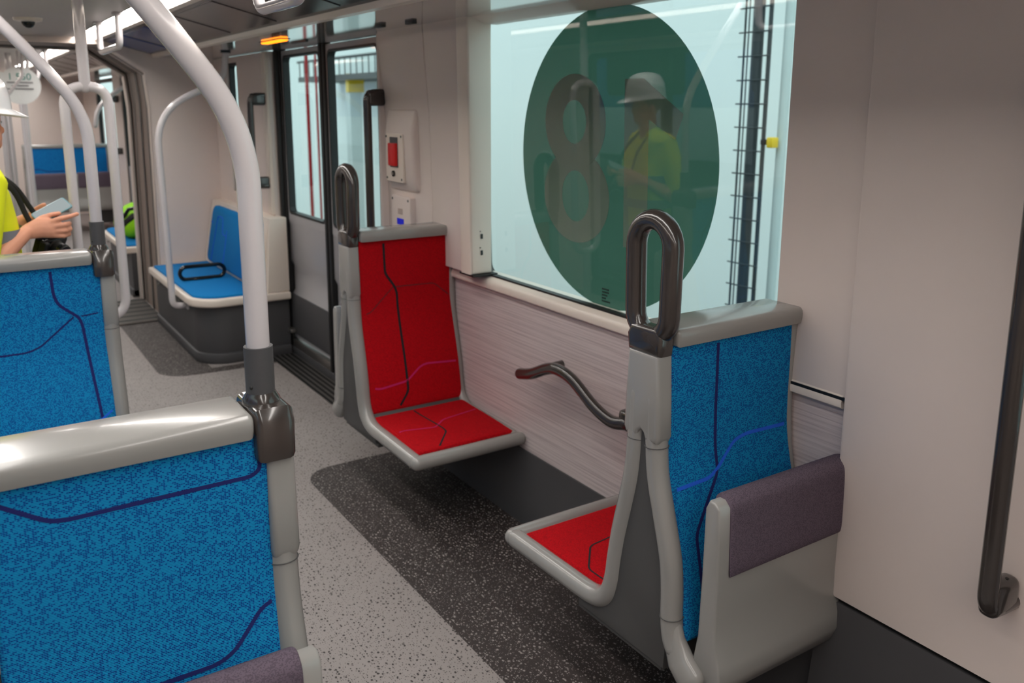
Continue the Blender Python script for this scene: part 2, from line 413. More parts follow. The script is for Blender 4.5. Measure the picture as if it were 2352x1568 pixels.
# lower wall, skirting, sill
struct(box('wall_right_lower', (XR, 1.27, .28), (XR+.05, 3.60, .955), LAM))
struct(prism('baseboard_right', [(1.826, .0), (1.834, .06), (1.85, .13), (1.868, .2), (1.880, .29), (1.895, .295), (1.95, .295), (1.95, 0)], 'y', .3, 4.0, SKIRT))
struct(prism('trim_sill', [(1.862, .935), (1.868, .930), (1.94, .930), (1.94, .992), (1.905, .986), (1.875, .975), (1.864, .962), (1.860, .948)], 'y', 1.30, 3.60, IVORY))
# window_1 -------------------------------------------------------------
TL = math.tan(math.radians(1.2))
def lean(q): return (q[0]-TL*(q[2]-1.0), q[1], q[2])
win = empty('window_1', (1.915, 2.3, 1.0), kind='structure')
def wl(o): o.parent = win; o.matrix_parent_inverse = Matrix.Translation((-1.915, -2.3, -1.0)); return o
GY0, GY1, GZ0, GZ1 = 1.30, 3.145, .988, 2.045
wl(ringmesh('window_gasket', rrect(GY0-.05, GY1+.045, GZ0-.02, GZ1+.03, .05), rrect(GY0, GY1, GZ0, GZ1, .04), 'x', 1.890, 1.945, BLACK, None, lean))
bm = bmesh.new(); bm.faces.new([bm.verts.new(lean((1.915, y, z))) for y, z in rrect(GY0-.02, GY1+.02, GZ0-.02, GZ1+.02, .04)])
wl(done(bm, 'window_pane', GL))
# disc film with the number 18 (read from outside) on the outer face
DC, DR = (2.335, 1.508), .524
def filmpoly(name, poly, m, dx):
    bm = bmesh.new(); bm.faces.new([bm.verts.new(lean((1.915+dx, y, z))) for y, z in poly]); return wl(done(bm, name, m, normals=False))
zcut = GZ0-.006
circ = [(DC[0]+DR*math.cos(2*PI*k/96), DC[1]+DR*math.sin(2*PI*k/96)) for k in range(96)]
circ = [(y, max(zcut, z)) for y, z in circ]
filmpoly('green_disc_film', circ, GREEN, .010)
def ell(cy, cz, ry, rz, n=48): return [(cy+ry*math.cos(2*PI*k/n), cz+rz*math.sin(2*PI*k/n)) for k in range(n)]
def filmring(name, cy, cz, ro, ri, dx):
    return wl(ringmesh(name, ell(cy, cz, *ro), ell(cy, cz, *ri), 'x', 1.915+dx, 1.915+dx+.0006, NUM, None, lean))
NB = []
filmring('numeral_eight_top', 2.520, 1.640, (.180, .170), (.070, .078), .0070)
filmring('numeral_eight_bottom', 2.515, 1.372, (.195, .172), (.082, .094), .0080)
filmpoly('numeral_one', [(2.122, 1.22), (2.242, 1.22), (2.242, 1.785), (2.150, 1.785), (1.964, 1.673), (1.997, 1.593), (2.122, 1.655)], NUM, .0075)
bm = bmesh.new()
for k, (dy, n) in enumerate(((0, 5), (.001, 5), (.0, 4), (.001, 3), (0, 6))):
    for i in range(n): bm_box(bm, (1.9135, 2.345-.008*i-.006, 1.052-.011*k), (1.9137, 2.345-.008*i, 1.058-.011*k))
wl(done(bm, 'glass_stamp', BLACK))
# upper wall right of the window, header strip above window
struct(prism('wall_right_pillar_near', [(1.868, 1.27), (1.868, 1.524), (1.872, 1.533), (1.905, 1.533), (1.905, 1.27)], 'z', .962, 2.2, WALL))
trim((1.862, 1.285, .954), (1.93, 1.53, .963), BLACK)
# big panel at the right
struct(prism('wall_right_panel', [(1.90, 1.283)] + [(1.85, 1.283), (1.846, 1.275), (1.846, .82), (1.850, .79), (1.87, .765), (1.90, .76)], 'z', .424, 2.2, WALL))
trim((1.860, .76, .405), (1.90, 1.283, .425), BLACK)
struct(prism('baseboard_right_near', [(1.80, 0), (1.815, .18), (1.842, .36), (1.85, .408), (1.93, .408), (1.93, 0)], 'y', .3, 1.30, SKIRT))
# door beside the camera (mostly out of frame)
# pillar between window and door
def leanpil(name, y0, y1, m, z0=.985, z1=2.045, xb=1.835, xt=1.797):
    prof = [(xb, z0), (xb-.003, 1.3), (xb-.012, 1.65), (xt+.008, 1.9), (xt, z1), (1.95, z1), (1.95, z0)]
    return struct(prism(name, prof, 'y', y0, y1, m, None, .004))
leanpil('wall_right_pillar', 3.165, 3.484, WALL)
pj = prism('wall_right_post', [(1.80, .992), (1.785, 2.05), (1.905, 2.05), (1.905, .992)], 'y', 3.078, 3.172, IVORY, None, .012, 3); struct(pj)
for z in (1.075, 1.145):
    o = box('blind_slot', (1.846, 3.075, z), (1.856, 3.0785, z+.020), BLACKG, pj); o = box('blind_pin', (1.842, 3.075, z+.030), (1.846, 3.0785, z+.034), BLACKG, pj)
trim((1.80, 3.06, .985), (1.92, 3.18, .9925), BLACK)
leanpil('wall_right_pillar_door', 3.490, 3.965, WALL, z0=.0, xb=1.838)
trim((1.842, 3.483, .99), (1.95, 3.491, 2.04), BLACK)
# portal reveal of the doorway
struct(box('wall_right_reveal', (1.80, 3.955, 0), (1.95, 3.985, 2.04), WALL, None, .008))
# door_1 --------------------------------------------------------------
door = empty('door_1', (1.90, 4.85, 0), kind='structure')
def dl(o): o.parent = door; o.matrix_parent_inverse = Matrix.Translation((-1.90, -4.85, 0)); return o
def leaf(y0, y1):
    lf = prism('door_leaf', [(1.888, .12), (1.888, .43), (1.905, .455), (1.905, .62), (1.888, .66), (1.888, .975), (1.925, .975), (1.925, .12)], 'y', y0+.035, y1-.035, DOORG, None, .003)
    dl(lf)
    fr = ringmesh('leaf_frame', rrect(y0+.035, y1-.035, .93, 2.04, .01), rrect(y0+.060, y1-.060, .985, 2.005, .035), 'x', 1.886, 1.925, DOORG); dl(fr)
    gk = ringmesh('leaf_gasket', rrect(y0+.055, y1-.055, .978, 2.010, .04), rrect(y0+.068, y1-.068, .993, 1.997, .035), 'x', 1.884, 1.928, BLACK); dl(gk)
    bm = bmesh.new(); bm.faces.new([bm.verts.new((1.905, y, z)) for y, z in rrect(y0+.062, y1-.062, .985, 2.004, .03)]); dl(done(bm, 'leaf_pane', GLD))
    dl(box('kick_panel', (1.876, y0+.036, .15), (1.889, y1-.036, .43), SKIRT, None, .004))
    dl(box('bottom_rail', (1.872, y0+.036, .05), (1.91, y1-.036, .105), METAL, None, .004))
    for y in (y0+.018, y1-.018): dl(box('edge_seal', (1.872, y-.018, .03), (1.92, y+.018, 2.045), BLACK, None, .005))
leaf(4.93, 5.70); leaf(4.10, 4.91)
dl(box('door_lock', (1.84, 5.60, .16), (1.88, 5.70, .185), METAL, None, .005))
dl(box('track_cover', (1.868, 3.98, .0), (1.90, 5.72, .05), SKIRT, None, .004))
# door sill with grooves
thr = struct(box('floor_threshold', (1.70, 3.98, -.01), (1.87, 5.66, .003), METAL))
for k, x in enumerate((1.703, 1.737, 1.771, 1.805, 1.838)):
    box('groove_insert', (x, 3.98, .002), (x+.016, 5.66, .0045), BLACK, thr)
trim((1.85, 5.69, 0), (1.92, 5.735, 2.045), BLACK, .006)
# wall past the door, with its narrow window
wy0, wy1, wz0, wz1 = 6.46, 6.72, 1.05, 2.0
for (a, b) in (((1.815, 5.73, .95), (1.86, wy0, 2.04)), ((1.815, wy1, .95), (1.86, 7.12, 2.04)), ((1.815, wy0, .95), (1.86, wy1, wz0)), ((1.815, wy0, wz1), (1.86, wy1, 2.04))):
    STN['n'] += 1; struct(box('wall_right_far_%d' % STN['n'], a, b, WALL))
o = struct(box('wall_right_jamb', (1.797, 5.735, .965), (1.83, 5.83, 2.04), IVORY, None, .01))
w2 = struct(ringmesh('window_2', rrect(wy0-.01, wy1+.01, wz0-.01, wz1+.01, .03), rrect(wy0+.02, wy1-.02, wz0+.02, wz1-.02, .03), 'x', 1.83, 1.87, BLACK))
bm = bmesh.new(); bm.faces.new([bm.verts.new((1.85, y, z)) for y, z in rrect(wy0, wy1, wz0, wz1, .03)]); done(bm, 'window_pane', GL, w2)
struct(box('wall_right_bench', (1.86, 5.7, 0), (1.95, 7.12, .96), WALL))
struct(box('wall_right_far', (1.858, 8.1, 0), (1.92, 9.7, 1.0), WALL))
# partitions and gangway ---------------------------------------------
XC = .59
def octo(dx, zt, x_half, cz):  # inner contour of the gangway, right half then left half
    R = [(x_half-.0, 0), (x_half+.02, cz-.25), (x_half, cz), (x_half-.30, zt)]
    return [(XC+a, b) for a, b in R] + [(XC-a, b) for a, b in R[::-1]]
def portal(name, y0, y1, m, xh, zt, cz):
    inner = octo(0, zt, xh, cz); outer = [(XR+.02, 0), (XR+.02, 1.2), (XR+.02, 2.25), (XC+.3, 2.25), (XC-.3, 2.25), (XL-.02, 2.25), (XL-.02, 1.2), (XL-.02, 0)]
    bm = bmesh.new(); n = len(inner)
    L = [[bm.verts.new((p[0], t, p[1])) for p in lp] for lp in (outer, inner) for t in (y0, y1)]
    o0, o1, i0, i1 = L
    for k in range(n-1):
        j = k+1
        bm.faces.new((o0[k], o0[j], i0[j], i0[k])); bm.faces.new((o1[k], i1[k], i1[j], o1[j])); bm.faces.new((i0[k], i0[j], i1[j], i1[k]))
    return struct(done(bm, name, m, angle=30))
portal('wall_partition', 7.10, 7.16, WALL, .715, 2.13, 1.93)
portal('wall_partition_far', 8.02, 8.10, WALL, .715, 2.13, 1.93)
def tunnel(name, y0, y1, m, xh, zt, cz):
    c = octo(0, zt, xh, cz); c2 = octo(0, zt+.01, xh+.015, cz+.01); bm = bmesh.new()
    A = [bm.verts.new((p[0], y0, p[1])) for p in c]; B = [bm.verts.new((p[0], y1, p[1])) for p in c]
    for k in range(len(c)-1): bm.faces.new((A[k], A[k+1], B[k+1], B[k]))
    return struct(done(bm, name, m, angle=30, normals=False))
tunnel('wall_gangway', 7.16, 8.02, GANG, .735, 2.15, 1.95)
for k, (y, d, mm) in enumerate(((7.165, .05, BLACK), (7.30, .03, STEEL), (7.56, .05, BLACK), (7.84, .03, STEEL), (7.97, .05, BLACK))):
    tunnel('wall_gangway_seal_%d' % k, y, y+d, mm, .728, 2.143, 1.943)
pe = struct(box('floor_gangway', (XC-.72, 7.12, -.01), (XC+.72, 8.06, .004), METAL))
for k in range(16): box('plate_rib', (XC-.72, 7.22+k*.05, .003), (XC+.72, 7.238+k*.05, .009), METAL if k % 3 else STEEL, pe)
box('plate_edge', (XC-.72, 7.10, .002), (XC+.73, 7.15, .016), METAL, pe, .004)
tpf = tunnel('trim_portal_edge', 7.08, 7.12, IVORY, .70, 2.115, 1.915)
tpf2 = tunnel('trim_portal_edge_far', 8.0, 8.04, IVORY, .70, 2.115, 1.915)
# ceiling --------------------------------------------------------------
LX0, LX1 = .835, .975; XM = .49; ML0, ML1 = 2*XM-LX1, 2*XM-LX0
for (y0, y1, tag_) in ((YB, 7.09, 'near'), (8.11, YE, 'far')):
    struct(box('ceiling_%s' % tag_, (ML1, y0, 2.17), (LX0, y1, 2.20), CEIL))
    for side in (1, -1):
        X = (lambda x: x) if side == 1 else (lambda x: max(XL-.04, 2*XM-x))
        sn = 'right' if side == 1 else 'left'
        xs = sorted((X(LX0), X(LX1)))
        o = struct(box('ceiling_light_%s_%s' % (sn, tag_), (xs[0], y0, 2.225), (xs[1], y1, 2.245), LED))
        struct(prism('ceiling_light_lip_%s_%s' % (sn, tag_), [(X(LX1), 2.24), (X(LX1), 2.155), (X(LX1+.03), 2.15), (X(LX1+.03), 2.24)], 'y', y0, y1, IVORY))
        struct(prism('ceiling_light_edge_%s_%s' % (sn, tag_), [(X(LX0), 2.24), (X(LX0), 2.168), (X(LX0-.006), 2.168), (X(LX0-.006), 2.24)], 'y', y0, y1, BLACK))
        # cove: dark glossy panels, each its own piece
        ys = [y0]
        while ys[-1] < y1-.9: ys.append(ys[-1]+1.55)
        ys[-1] = y1
        cv = struct(prism('ceiling_cove_%s_%s' % (sn, tag_), [(X(1.004), 2.158), (X(1.37), 2.068), (X(1.37), 2.12), (X(1.004), 2.21)], 'y', y0, y1, COVE))
        def cz(x): return 2.158-.09*(x-1.004)/.366
        for k in range(len(ys)-1):
            a, b = ys[k], ys[k+1]; n = 2; wd = (b-a)/n
            for q in range(n):
                p0, p1 = a+q*wd+.05, a+(q+1)*wd-.05
                xa, xb = 1.045, 1.335
                prism('display_glass', [(X(xa), cz(xa)-.003), (X(xb), cz(xb)-.003), (X(xb), cz(xb)+.004), (X(xa), cz(xa)+.004)], 'y', p0, p1, REFLB if (tag_ == 'near' and k == len(ys)-2 and side == 1) or (tag_ == 'far' and k == 3 and q == 0) else COVE2, cv)
        struct(prism('ceiling_cove_lip_%s_%s' % (sn, tag_), [(X(1.362), 2.080), (X(1.362), 2.056), (X(1.368), 2.046), (X(1.402), 2.0445), (X(1.402), 2.080)], 'y', y0, y1, IVORY))
        struct(prism('ceiling_header_%s_%s' % (sn, tag_), [(X(1.40), 2.045), (X(1.96), 2.045), (X(1.96), 2.09), (X(1.40), 2.09)], 'y', y0, y1, HEAD if side == 1 else CEIL))
struct(box('ceiling_roof', (XL-.1, YB, 2.245), (XR+.1, YE, 2.27), CEIL))
# window head trim over window_1
struct(prism('trim_window_head', [(1.87, 2.045), (1.80, 2.048), (1.87, 2.02), (1.93, 2.02), (1.93, 2.06), (1.87, 2.06)], 'y', 1.53, 3.08, IVORY))
# left side of the car: walls with windows (seen only as reflections)
lw = [(YB, .1), (3.3, 3.9), (5.7, 7.1), (8.1, 9.0), (12.0, YE)]
for k, (a, b) in enumerate(lw): struct(box('wall_left_%d' % (k+1), (XL-.06, a, 0), (XL, b, 2.05), WALL))
for k, (a, b, z) in enumerate(((.1, 3.3, .96), (3.9, 5.7, .12), (9.0, 12.0, .96))):
    struct(box('wall_left_lower_%d' % (k+1), (XL-.06, a, 0), (XL, b, z), LAM if z > .5 else SKIRT))
    struct(box('wall_left_upper_%d' % (k+1), (XL-.06, a, 2.0), (XL, b, 2.05), WALL))
    f = struct(ringmesh('window_%d' % (k+4), rrect(a, b, z, 2.0, .05), rrect(a+.05, b-.05, z+.05, 1.96, .05), 'x', XL-.05, XL-.005, BLACK))
    bm = bmesh.new(); bm.faces.new([bm.verts.new((XL-.03, y, zz)) for y, zz in rrect(a+.04, b-.04, z+.04, 1.97, .05)]); done(bm, 'window_pane', GLD, f)
    if k == 1: box('door_mullion', (XL-.05, 4.76, .12), (XL-.005, 4.84, 2.0), BLACK, f)
struct(box('wall_rear', (XL-.1, YB-.05, 0), (XR+.1, YB, 2.25), WALL))
struct(box('wall_far', (XL-.1, YE, 0), (XR+.1, YE+.05, 2.25), WALL))
# near right doorway and rear wall part
d3 = empty('door_3', (1.9, 0, 0), kind='structure')
for (n, a, b, m) in (('door_leaf', (1.90, -.75, .05), (1.93, .78, .98), DOORG), ('leaf_head', (1.90, -.75, 2.0), (1.93, .78, 2.05), DOORG), ('leaf_pane', (1.912, -.75, .98), (1.916, .78, 2.0), GLD), ('edge_seal', (1.895, .72, .02), (1.94, .77, 2.05), BLACK)):
    o = box(n, a, b, m); o.parent = d3; o.matrix_parent_inverse = Matrix.Translation((-1.9, 0, 0))
struct(box('wall_right_rear', (1.87, YB, 0), (1.93, -.75, 2.2), WALL))

# far car: right wall with doorway and windows
struct(box('wall_right_far_sill', (1.85, 9.75, 0), (1.90, 11.6, .12), SKIRT))
for k, (a, b) in enumerate(((8.1, 8.25), (9.55, 9.75), (11.55, 12.1), (13.6, YE))): struct(box('wall_right_far_post_%d' % (k+1), (1.83, a, 0), (1.90, b, 2.05), WALL))
struct(box('wall_right_far_lower', (1.83, 12.1, 0), (1.90, 13.6, 1.0), LAM))
for k, (a, b, z) in enumerate(((8.25, 9.55, 1.0), (9.75, 10.65, .12), (10.65, 11.55, .12), (12.1, 13.6, 1.0))):
    f = struct(ringmesh('window_%d' % (k+8), rrect(a, b, z, 2.03, .05), rrect(a+.06, b-.06, z+.05, 1.98, .05), 'x', 1.84, 1.88, BLACK))
    bm = bmesh.new(); bm.faces.new([bm.verts.new((1.86, y, zz)) for y, zz in rrect(a+.04, b-.04, z+.04, 2.0, .05)]); done(bm, 'window_pane', GLD, f)
    if z < .5: box('kick_panel', (1.845, a+.05, .12), (1.855, b-.05, .95), DOORG, f)

# ================================================================== SEAT UNITS
def offset_path(path, d):
    out = []
    for i, p in enumerate(path):
        a = Vector(path[max(i-1, 0)]); b = Vector(path[min(i+1, len(path)-1)]); t = (b-a).normalized()
        out.append((p[0]-t.y*d, p[1]+t.x*d))
    return out
LEG = [(.030, 1.00), (.032, .92), (.036, .84), (.044, .77), (.062, .69), (.084, .60), (.099, .52), (.109, .45), (.128, .395), (.165, .362), (.22, .348), (.34, .345), (.50, .342), (.595, .340)]
BACKP = [(.050, 1.133), (.050, 1.03), (.050, .92), (.056, .82), (.078, .72), (.104, .62), (.124, .53), (.137, .45), (.147, .385)]
SEATP = [(.150, .380), (.22, .376), (.34, .374), (.46, .371), (.575, .366)]
TIPBK = [(-y, z) for y, z in BACKP]
def seat_unit(label, xa, wall_sign, places, yc, s, handle, fixed_mat, tip_mat, lines_fixed, lines_seat, lines_tip, group, far=False):
    """back-to-back seat. xa: aisle face x; wall_sign: +1 wall lies towards +x. places: list of (x0,x1) fabric spans.
    s=+1: the fixed seat faces +y and the tip-up seat -y; s=-1 the other way round"""
    W = wall_sign
    xw = (max(p[1] for p in places)+.014) if W > 0 else (min(p[0] for p in places)-.014)
    root = empty('seat_unit', (xa, yc, 0), label, 'seat', group)
    def loc(o): return o
    def Y(p): return (s*p[0], p[1])
    X = lambda x: x-xa            # local x
    xf = sorted((X(xa), X(xa)+W*.052))
    # --- aisle side frame: one ribbon outline that splits into two legs
    def v3(pts, x): return [(x, s*p[0], p[1]) for p in pts]
    sm = [(p.x, p.y) for p in catmull([(a, b, 0) for a, b in LEG], 4)]
    cx = W*.028
    fr = tube('side_frame_fixed', v3(sm, cx), .0298, FRAME, root, 14, up=(1, 0, 0))
    n_t = next(i for i, p in enumerate(sm) if p[1] < .43)
    tp = [(-p.x, p.y) for p in catmull([(a, b, 0) for a, b in ((.030, 1.0), (.032, .90), (.042, .80), (.070, .70), (.098, .60), (.107, .52), (.109, .45), (.116, .40), (.130, .372))], 4)]
    tube('side_frame_tip', v3(tp, cx), .0285, FRAME, root, 14, up=(1, 0, 0), cap=True)
    tube('pivot_foot', v3([(-.112, .43), (-.122, .395), (-.150, .345), (-.185, .318)], cx), [.0290, .032, .042, .044], FRAME, root, 16, up=(1, 0, 0), flat=(.72, 1))
    for nm, pth, zz in (('frame_joint', sm, .885), ('frame_joint', tp, .872), ('frame_joint', tp, .445)):
        i_ = min(range(1, len(pth)-1), key=lambda q: abs(pth[q][1]-zz)); c_ = Vector((cx, s*pth[i_][0], pth[i_][1]))
        tg_ = Vector((0, s*(pth[i_+1][0]-pth[i_-1][0]), pth[i_+1][1]-pth[i_-1][1])).normalized(); n_ = Vector((1, 0, 0)); b_ = tg_.cross(n_)
        tube(nm, [c_+(n_*math.cos(2*PI*k/24)+b_*math.sin(2*PI*k/24))*.0296 for k in range(24)], .0011, BODY, root, 6, cyclic=True)
    # post
    pst = [(-.054, 1.112), (-.0605, 1.00), (-.0645, .905), (-.056, .888), (-.016, .888), (-.009, .905), (0, .911), (.009, .905), (.016, .888), (.056, .888), (.0645, .905), (.0605, 1.00), (.054, 1.112)]
    prism('post', [Y(p) for p in pst], 'x', xf[0], xf[1], FRAME, root, .012, 3)
    # body wedge between the legs
    bd = [(-a+.004, b) for a, b in sm[2:n_t]] + [(-.10, .30), (.25, .30), (.25, .335), (.17, .35)] + [(a-.004, b) for a, b in sm[n_t-1:1:-1]]
    xb = sorted((X(xa)+W*.014, X(xw)))
    prism('body', [Y(p) for p in bd], 'x', xb[0], xb[1], BODY, root, .003)
    prism('body_lip', [Y(p) for p in [(-.085, .30), (-.085, .283), (.26, .283), (.26, .30)]], 'x', *sorted((X(xa)+W*.022, X(xw))), BODY, root, .002)
    prism('wall_bracket', [Y(p) for p in [(-.09, .29), (.42, .31), (.42, .27), (.10, .10), (-.05, .10)]], 'x', *sorted((X(xw)-W*.20, X(xw)-W*.005)), BODY, root, .01)
    # handle block and loop or pole socket
    blk = [(-.055, 1.108), (-.061, 1.150), (-.046, 1.176), (.046, 1.176), (.061, 1.150), (.055, 1.108)]
    if handle == 'loop':
        h = prism('handle_base', [Y(p) for p in blk], 'x', xf[0]-.001, xf[1]+.001, BRONZE, root, .012, 3)
        lp = []
        for k in range(14): a = PI*k/13; lp.append((.064*math.cos(a), 1.370+.064*math.sin(a)))
        for k in range(14): a = PI+PI*k/13; lp.append((.060*math.cos(a), 1.205+.056*math.sin(a)))
        tube('handle_loop', v3(lp, cx), .0255, BRONZE, root, 14, cyclic=True, up=(1, 0, 0), flat=(1.05, 1))
    elif handle == 'pole':
        prism('corner_cap', [Y(p) for p in [(-.066, 1.08), (-.070, 1.150), (-.055, 1.176), (.055, 1.176), (.070, 1.150), (.066, 1.08)]], 'x', *sorted((X(xa)-W*.001, X(xa)+W*.072)), BRONZE, root, .014, 3)
        cyl('pole_socket', (W*.040, 0, 1.165), (W*.040, 0, 1.276), .0255, SKIRT, root, 24)
        lathe('socket_collar', [(.034, 0), (.034, .006), (.028, .016), (.026, .02)], BRONZE, root, 24, (W*.040, 0, 1.172))
        pp = fillet([(W*.040, 0, 1.26), (W*.040, 0, 1.66), (W*.040+W*.13, 0, 1.84), (W*.040+W*.44, 0, 2.20)], .30, 12)
        tube('pole', pp, .0208, TUBE, root, 18, up=(0, 1, 0))
        bm = bmesh.new(); bm_ball(bm, (W*.060, -.014, 1.205), .004, 10); done(bm, 'socket_screw', BLACK, root)
    else:
        prism('post_cap', [Y(p) for p in blk], 'x', xf[0], xf[1], FRAME, root, .012, 3)
    # top rail
    tr = [(-.065, 1.128), (-.069, 1.142), (-.070, 1.155), (-.068, 1.164), (-.063, 1.170), (-.055, 1.173), (.055, 1.173), (.063, 1.170), (.068, 1.164), (.070, 1.155), (.069, 1.142), (.065, 1.128)]
    prism('top_rail', [Y(p) for p in tr], 'x', *sorted((X(xa)+W*(.053 if handle != 'pole' else .073), X(xw))), FRAME, root, .010, 3)
    # shell behind the fabric
    sh = [(a-.012, b) for a, b in BACKP] + [(-(a-.012), b) for a, b in BACKP[::-1]]
    shp = [(a-.010, b) for a, b in BACKP[:4]] + [(-(a-.010), b) for a, b in BACKP[:4]][::-1]
    prism('back_shell', [Y(p) for p in shp], 'x', *sorted((X(xa)+W*.03, X(xw))), FRAME, root, .002)
    # wall side rails
    xr = X(xw)-W*.012
    wf = [(a, b) for a, b in sm if b < 1.0]
    tube('wall_rail_fixed', v3([(.036, 1.13)] + wf, xr), .022, FRAME, root, 10, up=(1, 0, 0))
    tube('wall_rail_tip', v3([(-.036, 1.13)] + [(-a, b) for a, b in wf if b > .42], xr), .020, FRAME, root, 10, up=(1, 0, 0))
    # front rail
    tube('front_rail', [(cx, s*.612, .340), ((cx+xr)/2, s*.614, .340), (xr, s*.612, .340)], .0285, FRAME, root, 14, up=(0, 0, 1))
    # seat pan
    prism('seat_pan', [Y(p) for p in [(.14, .362), (.60, .352), (.60, .325), (.16, .325)]], 'x', *sorted((X(xa)+W*.03, X(xw))), FRAME, root, .004)
    for pi, (x0, x1) in enumerate(places):
        a0, a1 = X(x0), X(x1)
        cb = Cushion([(s*p[0], p[1]) for p in BACKP], a0, a1, .02, .012, side=s)
        b = cb.build('back_cushion', fixed_mat, root)
        cs = Cushion([(s*p[0], p[1]) for p in SEATP], a0, a1, .018, .014, side=s)
        sc = cs.build('seat_cushion', fixed_mat, root)
        ct = Cushion([(s*p[0], p[1]) for p in TIPBK], a0, a1, .02, .012, side=-s)
        t = ct.build('tip_back_cushion', tip_mat, root)
        if pi == 0:
            for (pts, wd, m) in lines_fixed: cb.line(pts, wd, m, b)
            for (pts, wd, m) in lines_seat: cs.line(pts, wd, m, sc)
            for (pts, wd, m) in lines_tip: ct.line(pts, wd, m, t, frac=False)
        # tip-up seat, folded
        e0, e1 = a0-.012, a1+.006
        if W < 0: e0, e1 = a0-.006, a1+.012
        ysg = s
        pan = [(-.196, .775), (-.207, .797), (-.224, .797), (-.240, .782), (-.2435, .70), (-.2445, .60), (-.244, .50), (-.246, .43), (-.262, .385), (-.268, .345), (-.255, .305), (-.225, .292), (-.190, .310), (-.176, .36), (-.190, .44), (-.194, .60)]
        tu = prism('tip_seat_pan', [Y(p) for p in pan], 'x', e0, e1, FRAME, root, .006, 2, angle=50)
        pad = [(-.186, .50), (-.184, .70), (-.190, .785), (-.205, .806), (-.226, .808), (-.245, .792), (-.2505, .765), (-.2525, .70), (-.2530, .625), (-.2445, .618), (-.235, .75), (-.215, .78), (-.20, .75), (-.196, .40), (-.178, .375), (-.172, .41)]
        c0, c1 = (e0+.036, e1+.004) if W > 0 else (e0-.004, e1-.036)
        # pad with UV weave
        po = pad_prism('tip_seat_pad', [Y(p) for p in pad], c0, c1, PURP, root)
    return root
def pad_prism(name, poly, x0, x1, m, parent):
    bm = bmesh.new(); uvl = bm.loops.layers.uv.new('UVMap'); pl = [(p.x, p.y) for p in catmull([(a, b, 0) for a, b in poly], 3, True)]
    n = len(pl); xs = [x0, x0+.002, x0+.008, (x0+x1)/2, x1-.008, x1-.002, x1]; inset = [.006, .0025, 0, 0, 0, .0025, .006]
    c = Vector((sum(p[0] for p in pl)/n, sum(p[1] for p in pl)/n))
    acc = [0]
    for i in range(n): acc.append(acc[-1]+(Vector(pl[(i+1) % n])-Vector(pl[i])).length)
    # inset along outline normals
    nr = []
    for i in range(n):
        t = (Vector(pl[(i+1) % n])-Vector(pl[i-1])).normalized(); nr.append(Vector((-t.y, t.x)))
    area = sum(pl[i][0]*pl[(i+1) % n][1]-pl[(i+1) % n][0]*pl[i][1] for i in range(n))
    sg = 1 if area > 0 else -1
    R = []
    for x, d in zip(xs, inset): R.append([bm.verts.new((x, p[0]+sg*v.x*d*.5, p[1]+sg*v.y*d*.5)) for p, v in zip(pl, nr)])
    for j in range(len(xs)-1):
        for i in range(n):
            f = bm.faces.new((R[j][i], R[j][(i+1) % n], R[j+1][(i+1) % n], R[j+1][i]))
            for lp, (x, d) in zip(f.loops, ((xs[j], acc[i]), (xs[j], acc[i+1]), (xs[j+1], acc[i+1]), (xs[j+1], acc[i]))): lp[uvl].uv = (x+5, d+5)
    bm.faces.new(R[0]); bm.faces.new(R[-1][::-1])
    return done(bm, name, m, parent, angle=60)

red_back = [([(.26, 0), (.27, .20), (.365, .28), (.39, .32), (.40, .84), (.40, .90), (.27, 1.0)], .011, BLACKT),
            ([(0, .43), (.10, .42), (.35, .285)], .006, DRED), ([(.375, .285), (.80, .29), (1, .39)], .006, DRED),
            ([(0, .84), (.1, .86), (.40, .84), (.55, .77), (.62, .758), (1, .775)], .008, MAG)]
red_seat = [([(.41, 0), (.45, .62), (.44, .70), (.21, 1.0)], .008, BLACKT), ([(0, .52), (.10, .48), (.40, .56), (.55, .42), (1, .33)], .007, MAG)]
tip_right = [([(.355, 0), (.365, .30), (.37, .36), (.14, .50), (.14, .77)], .010, NAVY), ([(0, .375), (.30, .37), (.38, .35), (.52, .292), (.62, .283), (1, .288)], .010, LBLUE)]
blue_back2 = [([(.62, 0), (.63, .14), (.66, .19), (.80, .26), (.82, .30), (.90, .85), (.92, 1)], .010, NAVY), ([(0, .40), (.4, .40), (.5, .38), (.76, .255)], .006, NAVY),
              ([(.82, .255), (1, .245)], .005, NAVY), ([(0, .80), (.3, .80), (.5, .86), (.7, .84), (1, .72)], .007, LBLUE)]
tip_left = [([(0, .018), (.20, .076), (.26, .080), (.92, .078), (.955, .068), (.955, 0)], .0075, NAVY), ([(1, .322), (.93, .328), (.80, .392), (.73, .405), (.35, .408), (0, .42)], .0075, NAVY)]
XA = 1.364
seat_unit('back-to-back seat with blue backrest and folded grey tip-up seat facing us, under the window', XA, 1, [(1.412, 1.862)], 1.512, 1, 'loop', RED, BLUE, [([(.26, 0), (.27, .2), (.4, .3), (.4, .9), (.27, 1)], .011, BLACKT)], [([(.05, .02), (.05, .30), (.25, .55), (.8, .62), (1, .45)], .006, BLACKT)], tip_right, 'back-to-back seats')
seat_unit('back-to-back seat with red backrest and red cushion facing us, beside the doorway', XA, 1, [(1.412, 1.862)], 3.416, -1, 'loop', RED, BLUEF, red_back, red_seat, [], 'back-to-back seats')
XB = .468
seat_unit('blue seat with white pole in the left foreground, mauve tip-up pad at its foot', XB, -1, [(-.018, .424), (-.52, -.075)], 1.49, 1, 'pole', BLUE, BLUE, [], [], tip_left, 'back-to-back seats')
seat_unit('blue seat with white pole behind the foreground seat, beside the person with phone', XB, -1, [(-.018, .424), (-.52, -.075)], 3.46, -1, 'pole', BLUE, BLUEF, blue_back2, [], [], 'back-to-back seats')
